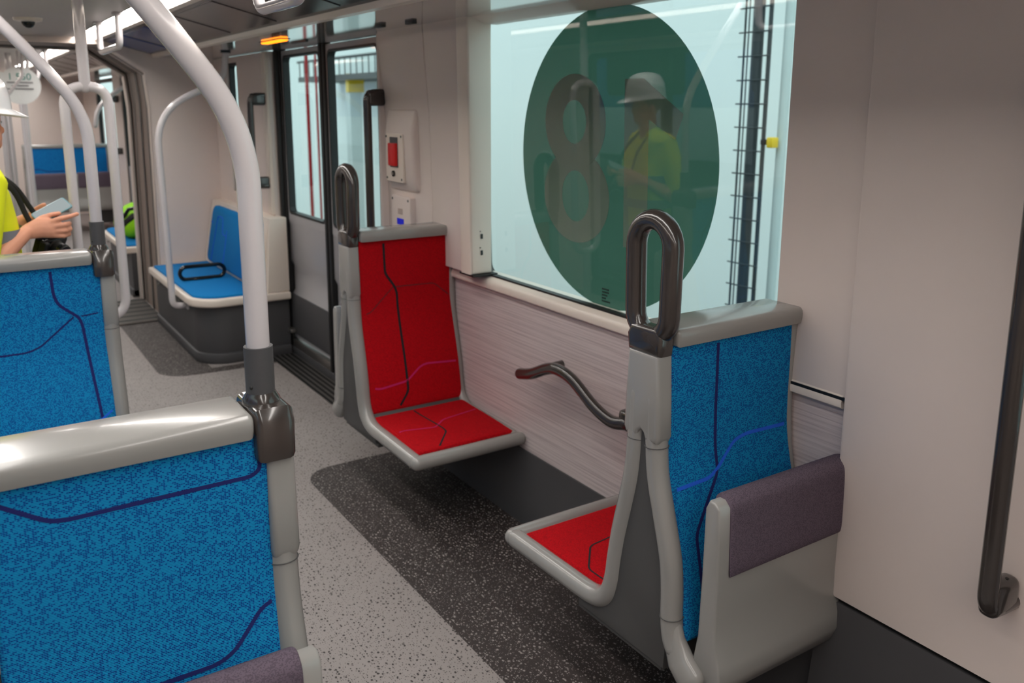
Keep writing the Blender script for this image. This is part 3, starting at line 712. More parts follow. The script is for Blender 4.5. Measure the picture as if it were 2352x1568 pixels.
seat_unit('distant pair of blue seats with folded grey tip-up seats beyond the gangway', .80, 1, [(.85, 1.28), (1.37, 1.80)], 12.9, 1, None, BLUEF, BLUEF, [], [], [([(0, .28), (.3, .28), (.5, .31), (1, .31)], .01, NAVY)], 'back-to-back seats')

# ================================================================== GRAB BARS AND HANDLES
ar = empty('grab_bar', (1.76, 2.3, .62), 'curved dark grab bar on the streaked wall between the two red seats', 'grab bar')
def rel(o, root): o.parent = root; o.matrix_parent_inverse = Matrix.Translation(-root.location); return o
rel(tube('bar', catmull([(1.79, 2.69, .664), (1.785, 2.60, .690), (1.785, 2.50, .735), (1.785, 2.43, .750), (1.785, 2.34, .735), (1.785, 2.22, .675), (1.79, 2.13, .647), (1.80, 2.07, .655)], 6), .0205, BRONZE, seg=14, flat=(1.1, .95)), ar)
rel(box('wall_foot', (1.79, 2.02, .63), (1.886, 2.10, .70), BRONZE, None, .016, 3), ar)
rel(tube('wall_stub', [(1.79, 2.56, .712), (1.886, 2.54, .725)], .018, BRONZE), ar)
def door_handle(label, x, y, z0, z1, wallx, group='door handles'):
    r = empty('door_handle', (x, y, z0), label, 'handle', group)
    rel(tube('bar', fillet([(wallx, y-.005, z1), (x, y, z1), (x, y, z0), (wallx, y-.005, z0)], .055, 7), .0205, BRONZE, seg=14, up=(0, 1, 0), flat=(1.0, 1.0)), r)
    for z in (z0, z1):
        zz = z-.016 if z == z0 else z-.062
        rel(box('foot', (x-.004, y-.023, zz), (wallx+.006, y+.023, zz+.078), BRONZE, None, .019, 4), r)
        rel(cyl('screw', (wallx-.030, y-.006, zz+.077), (wallx-.030, y-.006, zz+.0785), .004, BLACK, None, 10), r)
    return r
door_handle('dark upright door handle at the far right edge, foot screwed to the pale panel', 1.755, .835, .64, 1.75, 1.846)
door_handle('dark upright door handle between the doorway glass and the red emergency handle', 1.735, 3.96, .95, 1.755, 1.825)
door_handle('dark upright door handle left of the doorway, above the blue bench', 1.70, 5.78, 1.16, 1.755, 1.80)
# ceiling grab loops
def uloop(label, x, y0, y1, zb):
    r = empty('ceiling_grab_loop', (x, (y0+y1)/2, 2.17), label, 'grab rail', 'white grab loops hanging from the ceiling')
    rel(tube('loop', fillet([(x, y0, 2.168), (x, y0, zb), (x, y1, zb), (x, y1, 2.168)], .06, 7), .017, TUBE, seg=14, up=(1, 0, 0)), r)
    for y in (y0, y1): rel(lathe('ceiling_rose', [(.03, 2.160), (.028, 2.17), (.02, 2.172)], TUBE, None, 20, (x, y, 0)), r)
uloop('white square grab loop hanging beside the ceiling light strip, left of the thick white pole', .815, 5.03, 5.70, 1.998)
uloop('white grab loop cut off by the top edge, above the dark ceiling displays', .815, 2.25, 2.63, 1.972)
uloop('small distant white grab loop hanging beyond the gangway', .815, 8.9, 9.6, 2.03)
# bench with rail
def bench(label, y0, y1, flip, blue=True):
    b = empty('bench', (1.5, (y0+y1)/2, 0), label, 'bench', 'sideways benches')
    near = y0 if not flip else y1; sg = 1 if not flip else -1
    XO = 1.215
    def outl(d, xo=0):
        q = [(1.855, near+sg*d)] + [(XO+xo+.20+.20*math.cos(math.radians(a)), near+sg*(d+.20+.20*math.sin(math.radians(a)))) for a in range(270, 179, -10)]
        return q + [(XO+xo, (y1 if not flip else y0)), (1.855, (y1 if not flip else y0))]
    rel(prism('base', outl(.05, .05), 'z', .0, .40, SKIRT, None, .004), b)
    rel(prism('plinth', outl(.035, .035), 'z', .0, .07, SKIRT, None, .01), b)
    rel(prism('rim', outl(0), 'z', .395, .452, IVORY, None, .014, 3), b)
    sd = rel(prism('seat_pad', [(1.67, near+sg*.03)] + [(XO+.03+.17+.17*math.cos(math.radians(a)), near+sg*(.03+.17+.17*math.sin(math.radians(a)))) for a in range(270, 179, -15)] + [(XO+.03, (y1 if not flip else y0)-sg*.06), (1.67, (y1 if not flip else y0)-sg*.06)], 'z', .44, .468, BLUEF, None, .008), b)
    ya, yb = (near+sg*.11, (y1 if not flip else y0)-sg*.18)
    bk = [(1.645, .47), (1.735, .955), (1.855, .955), (1.855, .45)]
    rel(prism('back_shell', bk, 'y', near+sg*.045, (y1 if not flip else y0), IVORY, None, .012, 2), b)
    pts = rrect(min(ya, yb), max(ya, yb), .50, .925, .05)
    bm = bmesh.new(); dx = (1.735-1.645)/(.955-.47)
    fx = lambda z, o: 1.645+dx*(z-.47)-o
    A = [bm.verts.new((fx(z, .035), y, z)) for y, z in [(yy+(.012 if yy < (ya+yb)/2 else -.012), zz+(.012 if zz < .7 else -.012)) for yy, zz in pts]]
    A2 = [bm.verts.new((fx(z, .026), y, z)) for y, z in pts]; B = [bm.verts.new((fx(z, -.02), y, z)) for y, z in pts]; n = len(pts)
    bm.faces.new(A); bm.faces.new(B[::-1])
    for P_, Q_ in ((A, A2), (A2, B)):
        for k in range(n): bm.faces.new((P_[k], P_[(k+1) % n], Q_[(k+1) % n], Q_[k]))
    bp = rel(done(bm, 'back_pad', BLUEF), b)
    # piping lines on the pad
    def pipe(name, pl): o = tube(name, fillet([(fx(z, .0355), y, z) for y, z in pl], .03, 4), .004, NAVY if False else LBLUE, None, 6); rel(o, b)
    L_ = abs(yb-ya); Yp = lambda f: ya+(yb-ya)*f
    pipe('piping', [(Yp(.93), .80), (Yp(.99), .80)]); pipe('piping', [(Yp(.88), .52), (Yp(.84), .86), (Yp(.72), .86), (Yp(.69), .74), (Yp(.60), .74)])
    pipe('piping', [(Yp(.60), .52), (Yp(.60), .78)]); pipe('piping', [(Yp(.02), .84), (Yp(.12), .84), (Yp(.14), .52)])
    # wedge end panel
    rel(prism('end_panel', [(1.70, .452), (1.735, .955), (1.855, .955), (1.855, .452)], 'y', near+sg*.01, near+sg*.06, IVORY, None, .01, 2), b)
    # arm loop
    ym = near+sg*.66
    lp = [(1.545+.045*math.cos(math.radians(a)), ym, .522+.045*math.sin(math.radians(a))) for a in range(-90, 91, 15)] + [(1.325+.045*math.cos(math.radians(a)), ym, .522+.045*math.sin(math.radians(a))) for a in range(90, 271, 15)]
    rel(tube('arm_loop', lp, .014, BLACKG, None, 12, cyclic=True, up=(0, 1, 0)), b)
    rel(box('arm_foot', (1.37, ym-.018, .464), (1.50, ym+.018, .482), BLACKG, None, .004), b)
    for k, (x, z) in enumerate(((XO+.052, .34), (XO+.052, .33))):
        bm = bmesh.new(); bm_ball(bm, (x-.004, (y0+y1)/2+(.62 if k else -.1)*1, z), .011, 12); rel(done(bm, 'rivet', METAL), b)
    return b
bench('blue sideways bench with white rim and black armrest loop, left of the doorway', 5.61, 7.08, False)
bench('distant bench beyond the gangway with a lime green jacket lying on it', 8.14, 9.55, True)
rl = empty('bench_rail', (1.16, 6.0, .3), 'thin white bent rail rising from the blue bench to the ceiling', 'grab rail')
rel(tube('rail', fillet([(1.28, 6.0, .352), (1.165, 6.0, .352), (1.150, 6.0, 1.58), (1.56, 6.0, 1.86), (1.615, 6.0, 2.045)], .30, 10)[:0] + fillet([(1.285, 6.0, .355), (1.165, 6.0, .355), (1.158, 6.0, .9)], .05, 6) + fillet([(1.158, 6.0, .9), (1.150, 6.0, 1.66), (1.60, 6.0, 1.86), (1.62, 6.0, 2.046)], .26, 10)[1:], .0215, TUBE, None, 14, up=(0, 1, 0)), rl)
rel(box('base_flange', (1.25, 5.975, .325), (1.275, 6.025, .385), TUBE, None, .008), rl)
rel(lathe('ceiling_rose', [(.036, 2.036), (.03, 2.045), (.022, 2.047)], STEEL, None, 20, (1.62, 6.0, 0)), rl)
# loop poles standing in the aisle
def loop_pole(label, x, y, hw, zb, zt, r):
    q = empty('loop_pole', (x, y, 0), label, 'grab pole', 'white loop poles in the aisle')
    pts = fillet([(x-hw, y, zb), (x-hw, y, zt), (x+hw, y, zt), (x+hw, y, zb)], hw*.99, 10, cyclic=True)
    rel(tube('loop', pts, r, TUBE, None, 16, cyclic=True, up=(0, 1, 0)), q)
    rel(tube('upper_pole', [(x-.0, y, zt-.005), (x-.0, y, 2.18)], r*1.1, TUBE, None, 16), q)
    rel(tube('foot_pole', [(x, y, .0), (x, y, zb+.005)], r*1.1, TUBE, None, 16, cap=False), q)
loop_pole('white loop pole hanging behind the second blue seat, before the gangway', .528, 4.22, .088, .74, 1.775, .021)
loop_pole('distant white loop pole beyond the gangway, left of the distant blue seats', .56, 9.6, .10, .55, 1.9, .022)
sp = empty('curved_pole', (.68, 10.6, 0), 'distant thin white pole with an S bend beyond the gangway', 'grab pole')
rel(tube('pole', catmull([(.70, 10.6, 0), (.70, 10.6, 1.4), (.70, 10.6, 1.75), (.78, 10.6, 1.88), (.88, 10.6, 1.97), (.90, 10.6, 2.17)], 8), .018, TUBE, None, 12), sp)
sp = empty('slanted_rail', (1.3, 9.0, 1.8), 'distant slanting white rail before the distant doorway', 'grab rail')
rel(tube('rail', fillet([(1.17, 8.9, 1.50), (1.20, 8.9, 1.66), (1.42, 8.9, 1.86), (1.82, 8.9, 2.02)], .15, 6), .02, TUBE, None, 12), sp)
sp = empty('crossing_rails', (.5, 9.2, 1.8), 'pair of distant white rails slanting down behind the white hard hat', 'grab rail')
rel(tube('rail', [(.62, 8.7, 2.12), (.60, 8.7, 1.93), (.44, 8.7, 1.72), (.44, 8.7, .6)], .016, TUBE, None, 10), sp)
rel(tube('rail', [(.70, 9.2, 2.12), (.68, 9.2, 2.0), (.50, 9.2, 1.76), (.50, 9.2, .6)], .016, TUBE, None, 10), sp)
# distant handles by the far doorway
for k, (y, lab) in enumerate(((11.75, 'distant dark upright handle above the distant blue seats'), (9.66, 'distant dark upright handle before the distant doorway'))):
    door_handle(lab, 1.74, y, 1.1, 1.78, 1.83)

# ================================================================== FITTINGS
em = empty('emergency_handle', (1.82, 3.72, 1.3), 'beige emergency box with red pull handle beside the doorway', 'emergency handle')
def emx(z): return 1.833-.012*max(0, (z-1.3)/.35)
rel(prism('housing', [(1.86, 1.29), (1.822, 1.30), (1.800, 1.34), (1.792, 1.57), (1.797, 1.60), (1.815, 1.672), (1.835, 1.685), (1.86, 1.69)], 'y', 3.60, 3.90, WALL, None, .022, 4), em)
pl = rel(prism('plate', rrect(3.685, 3.872, 1.335, 1.565, .010), 'x', 1.786, 1.800, IVORY, None, .003), em)
rel(box('recess', (1.784, 3.735, 1.405), (1.790, 3.822, 1.548), SKIRT, None, .002), em)
rel(box('red_handle', (1.770, 3.738, 1.412), (1.788, 3.819, 1.520), REDP, None, .005), em)
rel(cyl('lock', (1.780, 3.785, 1.375), (1.788, 3.785, 1.375), .015, BLACKG, None, 18), em)
rel(cyl('lock_core', (1.778, 3.785, 1.375), (1.782, 3.785, 1.375), .007, METAL, None, 12), em)
for (y, z) in ((3.86, 1.352), (3.70, 1.350), (3.862, 1.55), (3.70, 1.552)):
    rel(cyl('screw', (1.7845, y, z), (1.788, y, z), .006, STEEL, None, 10), em)
sv = empty('service_plate', (1.83, 3.77, 1.1), 'screwed beige plate with a blue sticker under the red emergency handle', 'wall plate')
rel(prism('plate', rrect(3.66, 3.865, .95, 1.268, .012), 'x', 1.806, 1.84, WALL, None, .006), sv)
rel(box('blue_sticker', (1.8035, 3.730, 1.128), (1.807, 3.800, 1.158), BLUEP), sv)
rel(box('grey_sticker', (1.8045, 3.74, 1.178), (1.807, 3.79, 1.206), mat('faded_print', (176, 160, 152), .6)), sv)
for (y, z) in ((3.85, 1.250), (3.68, 1.250)): rel(cyl('screw', (1.8045, y, z), (1.808, y, z), .006, STEEL, None, 10), sv)
def amber(label, x, y, z, l):
    a = empty('warning_lamp', (x, y, z), label, 'lamp', 'amber door lamps')
    rel(box('lens', (x-.022, y-l/2, z-.012), (x+.022, y+l/2, z+.004), AMBER, None, .006, 3), a)
    rel(box('bezel', (x-.03, y-l/2-.012, z-.003), (x+.03, y+l/2+.012, z+.004), STEEL, None, .003), a)
amber('glowing amber lamp on the header above the doorway', 1.57, 4.82, 2.045, .34)
amber('distant glowing amber lamp beyond the gangway', 1.58, 9.2, 2.045, .26)
fl = empty('header_latch', (1.6, 3.6, 2.04), 'two small dark latches on the header over the beige pillar', 'latch')
for (x, y) in ((1.66, 3.62), (1.70, 3.40)):
    rel(box('latch', (x-.012, y-.035, 2.034), (x+.012, y+.035, 2.047), STEEL, None, .003), fl)
hd = tag(box('header_clip', (1.70, 4.68, 2.036), (1.715, 4.92, 2.047), STEEL, None, .003), 'thin dark clip on the header right of the amber lamp', 'clip')
cd_ = empty('ceiling_camera', (.45, 5.66, 2.17), 'small black dome camera on the white ceiling', 'camera')
rel(lathe('housing', [(.075, 2.170), (.070, 2.155), (.05, 2.150)], IVORY, None, 28, (.45, 5.66, 0)), cd_)
bm = bmesh.new(); bm_ball(bm, (.45, 5.66, 2.150), .036, 16); rel(done(bm, 'dome', BLACKG), cd_)
# round sign beyond the gangway
def text(name, body, size, m, loc, rot, parent):
    c = bpy.data.curves.new(name, 'FONT'); c.body = body; c.size = size; c.align_x = 'CENTER'; c.extrude = .0005
    o = bpy.data.objects.new(name, c); COL.objects.link(o); dg = bpy.context.evaluated_depsgraph_get()
    me = bpy.data.meshes.new_from_object(o.evaluated_get(dg)); bpy.data.objects.remove(o)
    o = link(name, me, m, parent); o.location = loc; o.rotation_euler = rot; return o
def disc_sign(label, x, y, z, r):
    sg = empty('round_sign', (x, y, z), label, 'sign', 'round white signs')
    bm = bmesh.new(); bm_tube(bm, [(0, 0, 0), (0, .006, 0)], r, 40, cap=False); done(bm, 'disc', PAPER, sg, angle=30)
    text('sign_number', '1 550', r*.50, TEAL, (0, -.003, r*.30), (PI/2, 0, 0), sg)
    for k, wd in enumerate((.62, .40, .62)):
        box('print_line', (-r*wd, -.004, r*(.12-.17*k)), (r*wd, -.002, r*(.19-.17*k)), INK, sg)
    box('hanger', (-.008, 0, r*.9), (.008, .006, 2.16-z), TUBE, sg)
disc_sign('round white sign with teal figures hanging beyond the gangway', .60, 9.0, 1.86, .165)
disc_sign('second round white sign half hidden behind the first', .47, 10.0, 1.85, .165)
# lime jacket on the far bench
jk = empty('jacket', (1.45, 8.7, .47), 'lime green work jacket with black stripes lying on the distant bench', 'jacket')
bm = bmesh.new(); vs = bm_ball(bm, (1.42, 8.75, .60), (.17, .34, .16), 24)
for v in vs: v.co.z = max(.469, v.co.z+.03*math.sin(v.co.x*23)*math.cos(v.co.y*17)); v.co.x += .02*math.sin(v.co.y*21)
rel(done(bm, 'cloth', HIVISG), jk)
rel(tube('stripe', [(1.25, 8.56, .58), (1.36, 8.48, .69), (1.52, 8.50, .70)], .016, BLACK, None, 8, flat=(1.6, .5)), jk)
rel(tube('strap', [(1.27, 8.62, .62), (1.33, 8.50, .75), (1.44, 8.48, .77), (1.56, 8.54, .70)], .018, BLACKG, None, 8), jk)

# ================================================================== PERSON
PX, PY = .085, 4.13
ang = math.radians(16); Fv = Vector((math.cos(ang), math.sin(ang), 0)); Lv = Vector((-math.sin(ang), math.cos(ang), 0))
def W3(f, l, z): return Fv*f+Lv*l+Vector((0, 0, z))
person = empty('person', (PX, PY, 0), 'person in white hard hat and yellow hi-vis vest holding a phone, at the left edge', 'person')
def remesh(o, vox, sm=4):
    md = o.modifiers.new('remesh', 'REMESH'); md.mode = 'VOXEL'; md.voxel_size = vox; md.use_smooth_shade = True
    s2 = o.modifiers.new('smooth', 'SMOOTH'); s2.factor = .5; s2.iterations = sm
def chain(bm, pts, seg=12, flat=(1, 1), up=None): bm_tube(bm, [p[0] for p in pts], [p[1] for p in pts], seg, flat=flat, up=up)
# joints
shR, shL = W3(-.02, -.185, 1.40), W3(-.02, .185, 1.40)
elR = Vector((-.035, -.265, 1.040)); wrR = Vector((.150, -.095, 1.180))
elL = W3(.05, .25, 1.10); wrL = W3(.205, .085, 1.205)
bm = bmesh.new()
# head
hc = W3(.03, 0, 1.615)
def hb(f, l, z, r): bm_ball(bm, hc+W3(f, l, z), r, 18)
hb(-.012, 0, .03, (.092, .078, .105)); hb(.010, 0, -.045, (.070, .060, .075)); hb(.045, 0, -.075, (.034, .030, .030)); hb(.080, 0, -.022, (.014, .013, .016)); hb(.070, 0, -.005, (.012, .012, .026))
hb(.060, 0, -.052, (.018, .024, .010)); hb(-.015, .078, -.015, (.020, .010, .032)); hb(-.015, -.078, -.015, (.020, .010, .032))
chain(bm, [(W3(0, 0, 1.42), .062), (W3(.012, 0, 1.50), .056), (W3(.02, 0, 1.57), .058)])
# trunk and legs (under the clothes)
chain(bm, [(W3(-.01, 0, .95), .10), (W3(-.01, 0, 1.15), .10), (W3(-.02, 0, 1.31), .092), (W3(-.012, 0, 1.42), .05)], 16, (.85, 1.25), up=Fv)
for sgn in (-1, 1):
    chain(bm, [(W3(0, .09*sgn, .95), .085), (W3(.01, .10*sgn, .70), .072), (W3(.005, .10*sgn, .48), .055), (W3(-.02, .105*sgn, .10), .04), (W3(-.02, .105*sgn, .06), .04)])
chain(bm, [(shR, .046), (shR.lerp(elR, .5), .046), (elR, .040)]); chain(bm, [(elR, .042), (elR.lerp(wrR, .35), .045), (elR.lerp(wrR, .75), .034), (wrR, .029)], flat=(1, .9))
chain(bm, [(shL, .046), (shL.lerp(elL, .5), .046), (elL, .040)]); chain(bm, [(elL, .042), (elL.lerp(wrL, .35), .044), (wrL, .029)])
# right hand: palm seen from its back, fingers curled around the phone, index stretched along it
pv = Vector
chain(bm, [(wrR, .028), (wrR+pv((0.0513, 0.0114, 0.0137)), .038), (wrR+pv((0.0969, 0.0137, 0.0068)), .037)], 12, (1.15, .62), up=(0, .2, 1))
def fing(b, pts, r): chain(bm, [(b, r)] + [(p, r*(.98-.07*i)) for i, p in enumerate(pts)], 9)
kb = wrR+pv((0.0969, 0.0068, 0.0068))
fing(kb+pv((0.0000, 0.0000, 0.0296)), [kb+pv((0.0342, -0.0046, 0.0410)), kb+pv((0.0707, 0.0114, 0.0456)), kb+pv((0.1003, 0.0251, 0.0524))], .0112)
fing(kb+pv((0.0046, -0.0046, 0.0091)), [kb+pv((0.0479, -0.0068, 0.0137)), kb+pv((0.0684, 0.0251, 0.0137)), kb+pv((0.0524, 0.0479, 0.0114))], .0114)
fing(kb+pv((0.0023, -0.0046, -0.0114)), [kb+pv((0.0479, -0.0046, -0.0114)), kb+pv((0.0707, 0.0251, -0.0091)), kb+pv((0.0524, 0.0456, -0.0068))], .0112)
fing(kb+pv((-0.0046, -0.0023, -0.0296)), [kb+pv((0.0410, 0.0000, -0.0353)), kb+pv((0.0638, 0.0228, -0.0319)), kb+pv((0.0479, 0.0410, -0.0251))], .0102)
fing(wrR+pv((0.0228, 0.0182, 0.0296)), [wrR+pv((0.0627, 0.0296, 0.0524)), wrR+pv((0.1026, 0.0433, 0.0616)), wrR+pv((0.1311, 0.0524, 0.0638))], .0118)
# left hand cradles the phone from behind
chain(bm, [(wrL, .028), (wrL+pv((.035, -.025, .012)), .032), (wrL+pv((.06, -.045, .02)), .030)], 12, (.7, 1.1))
kl = wrL+pv((.06, -.045, .02))
for i, (dz, ln) in enumerate(((.026, .9), (.009, 1), (-.008, .95), (-.024, .8))):
    fing(kl+pv((0, 0, dz)), [kl+pv((.034*ln, -.008, dz+.004)), kl+pv((.052*ln, -.026, dz+.008)), kl+pv((.046*ln, -.046, dz+.008))], .0092)
fing(wrL+pv((.012, -.020, .026)), [wrL+pv((.04, -.035, .052)), wrL+pv((.065, -.05, .066))], .0105)
bd_ = done(bm, 'body', SKIN, person); remesh(bd_, .0048, 3)
# clothes
bm = bmesh.new()
chain(bm, [(W3(-.005, 0, .86), .145), (W3(.0, 0, 1.0), .148), (W3(-.005, 0, 1.2), .150), (W3(-.015, 0, 1.34), .138), (W3(-.015, 0, 1.425), .085)], 20, (.86, 1.24), up=Fv)
chain(bm, [(W3(-.012, -.12, 1.40), .075), (shR, .070), (shR.lerp(elR, .45), .068), (shR.lerp(elR, .86), .064)], 14)
chain(bm, [(W3(-.012, .12, 1.40), .075), (shL, .070), (shL.lerp(elL, .45), .068), (shL.lerp(elL, .86), .064)], 14)
sh_ = done(bm, 'shirt', HIVIS, person); remesh(sh_, .010, 4)
bm = bmesh.new()
chain(bm, [(W3(0, 0, .99), .142), (W3(0, 0, .90), .145), (W3(0, 0, .85), .12)], 16, (.85, 1.2), up=Fv)
for sgn in (-1, 1): chain(bm, [(W3(0, .088*sgn, .90), .095), (W3(.01, .10*sgn, .70), .086), (W3(.005, .10*sgn, .48), .070), (W3(-.02, .105*sgn, .10), .060)], 14)
tr_ = done(bm, 'trousers', TROU, person); remesh(tr_, .012, 4)
for sgn in (-1, 1):
    bm = bmesh.new(); chain(bm, [(W3(-.06, .105*sgn, .046), .044), (W3(.02, .108*sgn, .048), .046), (W3(.13, .112*sgn, .040), .038)], 14, (1, .95)); bm_ball(bm, W3(-.03, .105*sgn, .09), (.05, .05, .06))
    for v in bm.verts: v.co.z = max(v.co.z, .001)
    o = done(bm, 'boot', BLACK, person); remesh(o, .008, 2)
def band(z, ry, m=None):
    pts = [W3(.002+ry*.865*math.cos(2*PI*k/32), ry*1.25*math.sin(2*PI*k/32), z) for k in range(32)]
    return tube('reflective_band', pts, .026, GREYC, person, 8, cyclic=True, flat=(.12, 1), up=(1, 0, 0))
bm = bmesh.new()
for z in (1.02, 1.17):
    R = []
    for zz in (z-.028, z+.028):
        R.append([bm.verts.new(W3(.155*.885*math.cos(2*PI*k/40), .155*1.27*math.sin(2*PI*k/40), zz)) for k in range(40)])
    for k in range(40): bm.faces.new((R[0][k], R[0][(k+1) % 40], R[1][(k+1) % 40], R[1][k]))
done(bm, 'reflective_bands', GREYC, person)
# hair, eyes, hat
bm = bmesh.new(); vs = bm_ball(bm, hc+W3(-.022, 0, .035), (.094, .084, .095), 20)
bmesh.ops.delete(bm, geom=[v for v in bm.verts if (v.co-hc).z < -.03 or ((v.co-hc).dot(Fv) > .045 and (v.co-hc).z < .035)], context='VERTS')
done(bm, 'hair', HAIR, person)
for sgn in (-1, 1):
    bm = bmesh.new(); bm_ball(bm, hc+W3(.063, .030*sgn, .012), .011, 12); e_ = done(bm, 'eye', PAPER, person)
    bm = bmesh.new(); bm_ball(bm, hc+W3(.0705, .030*sgn, .012), .006, 10); done(bm, 'iris', HAIR, e_)
    bm = bmesh.new(); chain(bm, [(hc+W3(.066, .016*sgn, .033), .005), (hc+W3(.068, .03*sgn, .037), .006), (hc+W3(.058, .048*sgn, .032), .004)], 8); done(bm, 'eyebrow', HAIR, person)
hz = hc+W3(-.004, 0, .062)
bm = bmesh.new(); seg = 40; rings = []
prof = [(1.0, 0.0), (1.0, .012), (.985, .045), (.93, .082), (.80, .112), (.58, .130), (.30, .138), (.0, .140)]
for (rr, z) in prof:
    rg = []
    for k in range(seg):
        a = 2*PI*k/seg; f = .130*rr*math.cos(a); l = .108*rr*math.sin(a)
        rid = .010*math.exp(-(l/.022)**2) if .2 < rr < .97 else (.010 if rr <= .3 else 0)
        rg.append(bm.verts.new(hz+W3(f, l, z+rid-.0)))
    rings.append(rg)
for i in range(len(rings)-1):
    for k in range(seg): bm.faces.new((rings[i][k], rings[i][(k+1) % seg], rings[i+1][(k+1) % seg], rings[i+1][k]))
# brim
br = []; br2 = []
for k in range(seg):
    a = 2*PI*k/seg; c = max(0, math.cos(a)); ext = .010+.052*c**2.2; dz = -.010-.022*c**2
    br.append(bm.verts.new(hz+W3((.130+ext)*math.cos(a), (.108+ext*.75)*math.sin(a), dz)))
    br2.append(bm.verts.new(hz+W3((.130+ext)*math.cos(a), (.108+ext*.75)*math.sin(a), dz-.004)))
low = [bm.verts.new(hz+W3(.124*math.cos(2*PI*k/seg), .102*math.sin(2*PI*k/seg), -.006)) for k in range(seg)]
for k in range(seg):
    j = (k+1) % seg
    bm.faces.new((br[k], br[j], rings[0][j], rings[0][k])); bm.faces.new((br2[k], br2[j], br[j], br[k])); bm.faces.new((low[k], low[j], br2[j], br2[k]))
bmesh.ops.remove_doubles(bm, verts=bm.verts, dist=.0002)
done(bm, 'hard_hat', HAT, person, angle=50)
# phone and camera
ph = empty('phone', (PX+.40, PY+.0, 1.26), 'pale blue phone held in both hands at the left edge', 'phone')
phb = prism('phone_body', rrect(-.075, .075, -.036, .036, .010), 'z', -.0045, .0045, PHONE, ph, .002)
prism('phone_screen', rrect(-.070, .070, -.032, .032, .008), 'z', .0046, .0052, PHONES, ph)
box('camera_bump', (-.068, .008, -.0065), (-.040, .030, -.0044), BLACKG, ph, .002)
ph.location = (.343, 4.122, 1.253); ph.rotation_euler = (math.radians(34), math.radians(-25), math.radians(14))
dc = empty('photo_camera', (PX+.24, PY-.03, 1.10), 'black photo camera hanging before the yellow vest, under the hands', 'camera')
dcb = box('camera_body', (-.035, -.068, -.045), (.020, .068, .040), BLACKG, dc, .012, 3)
prism('viewfinder', [(-.034, .036), (.034, .036), (.020, .066), (-.020, .066)], 'x', -.034, .018, BLACK, dc, .006)
for (nm, x0, x1, r, m) in (('lens_barrel', .018, .075, .036, BLACK), ('lens_ring', .050, .064, .0385, BLACKG), ('front_glass', .074, .077, .030, LENS), ('lens_mount', .016, .024, .040, METAL)):
    cyl(nm, (x0, 0, -.005), (x1, 0, -.005), r, m, dc, 28)
for (y, z) in ((-.045, .040), (.045, .040)): cyl('dial', (-.008, y, z-.002), (-.008, y, z+.010), .013, STEEL, dc, 18)
box('grip', (-.005, -.070, -.042), (.036, -.045, .034), BLACK, dc, .010, 3)
dc.rotation_euler = (0, math.radians(25), math.radians(-48)); dc.location = (.330, 4.165, 1.100)
for pts in ([(.285, 4.11, 1.14), (.245, 4.11, 1.24), (.205, 4.10, 1.35), (.11, 4.08, 1.455)], [(.345, 4.22, 1.14), (.275, 4.22, 1.25), (.215, 4.21, 1.36), (.10, 4.21, 1.455)]):
    o = tube('strap', catmull(pts, 5), .006, BLACK, None, 8, flat=(1.8, .5)); o.parent = dc; o.matrix_parent_inverse = (Matrix.Translation(dc.location) @ dc.rotation_euler.to_matrix().to_4x4()).inverted()

# ================================================================== OUTSIDE
tag(box('depot_wall', (6.4, -6, -.9), (6.6, 26, 7.5), EXTW), 'pale white cladding wall of the depot seen through the windows', 'wall', kind='structure')
struct(box('ground', (-14, -8, -1.0), (14, 28, -.9), EXTF))
def outp(x): return x
# cable ladder with dark pipe opposite the big window
cl = empty('cable_ladder', (5.0, 4.42, -.9), 'dark vertical pipe with cable ladder outside the big window', 'pipe')
rel(tube('pipe', [(5.0, 4.44, -.9), (5.0, 4.40, 5)], .042, STEEL, None, 14), cl)
rel(tube('pipe', [(5.0, 4.33, -.9), (5.0, 4.29, 5)], .016, STEEL, None, 10), cl)
rel(tube('side_rod', [(4.97, 4.535, -.9), (4.97, 4.50, 5)], .008, STEEL, None, 8), cl)
rel(tube('side_rod', [(4.97, 4.50, -.9), (4.97, 4.465, 5)], .005, STEEL, None, 8), cl)
for k in range(26): rel(tube('rung', [(4.96, 4.56, -.5+.17*k), (4.96, 4.27, -.5+.17*k)], .0055, STEEL, None, 6), cl)
rel(tube('pale_conduit', [(5.08, 4.24, -.9), (5.08, 4.18, 5)], .035, WSTEEL, None, 12), cl)
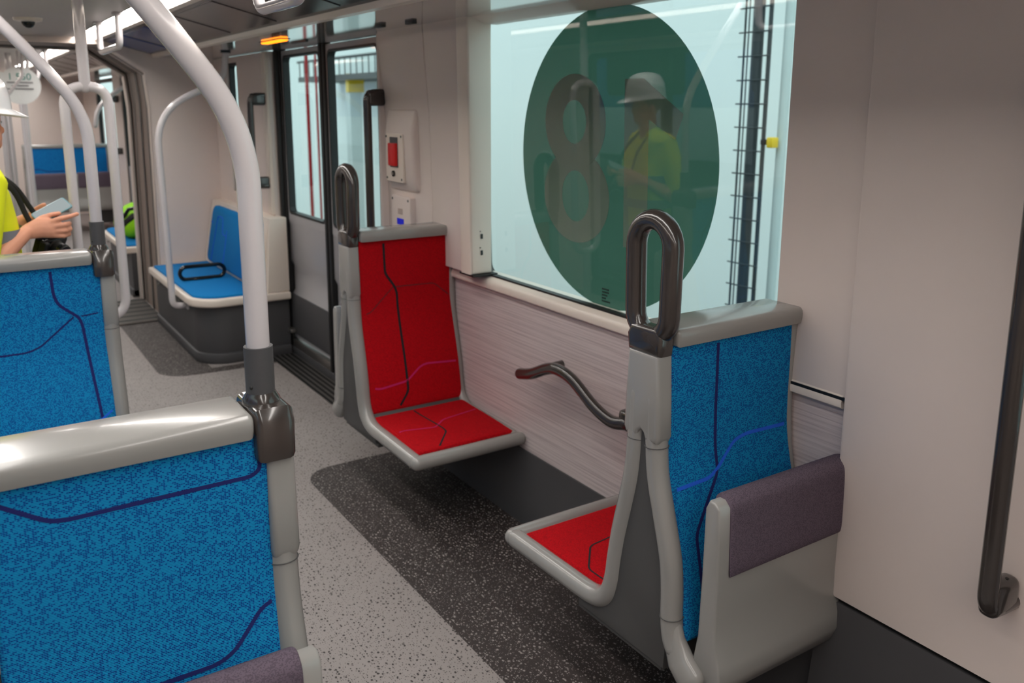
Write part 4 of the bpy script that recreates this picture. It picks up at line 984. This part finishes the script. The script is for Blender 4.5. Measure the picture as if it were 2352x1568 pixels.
bx_ = empty('junction_box', (5.0, 4.2, 1.45), 'small yellow box on the pale conduit outside the big window', 'box')
rel(box('yellow_cover', (4.95, 4.19, 1.40), (5.02, 4.245, 1.475), YEL, None, .008), bx_)
rel(box('black_clamp', (4.95, 4.245, 1.42), (5.02, 4.30, 1.46), BLACKG, None, .005), bx_)
# red pipes and a walkway beyond the doorway
for k, (y, lab) in enumerate(((14.9, 'red vertical pipe outside the doorway glass, left one'), (14.45, 'red vertical pipe outside the doorway glass, right one'))):
    t_ = tag(tube('red_pipe', [(5.4, y, -.9), (5.4, y, 6)], .032 if not k else .020, REDPIPE, None, 12), lab, 'pipe', 'red pipes outside')
wk = empty('walkway', (5.9, 14, 2.2), 'grey elevated walkway with railing outside the right door pane', 'walkway')
rel(box('deck', (5.6, 12.1, 2.10), (6.38, 15.9, 2.19), STEEL), wk)
for k in range(16): rel(tube('baluster', [(5.6, 12.2+.24*k, 2.19), (5.6, 12.2+.24*k, 2.46)], .010, STEEL, None, 6), wk)
rel(tube('handrail', [(5.6, 12.1, 2.46), (5.6, 15.9, 2.46)], .022, STEEL, None, 8), wk)
rel(box('pillar', (5.7, 13.7, -.9), (5.9, 13.9, 2.1), WSTEEL), wk); rel(box('yellow_pad', (5.66, 13.66, 1.9), (5.94, 13.78, 2.2), YEL), wk)
# blue tram parked on the other side
tm = empty('parked_tram', (-3.6, 4, -.9), 'blue and white parked tram mirrored in the green disc', 'tram')
rel(box('blue_body', (-4.4, -6, 1.45), (-3.4, 20, 3.0), TRAMB, None, .03), tm)
rel(box('white_band', (-4.4, -6, .85), (-3.39, 20, 1.45), TRAMW, None, .03), tm)
rel(box('skirt', (-4.4, -6, -.7), (-3.4, 20, .85), STEEL, None, .02), tm)
for k in range(9): rel(prism('side_window', rrect(-4.6+2.4*k, -3.2+2.4*k, 1.60, 2.65, .08), 'x', -3.40, -3.385, BLACKG), tm)
struct(box('depot_wall_left', (-9.2, -6, -.9), (-9, 26, 7.5), EXTW))
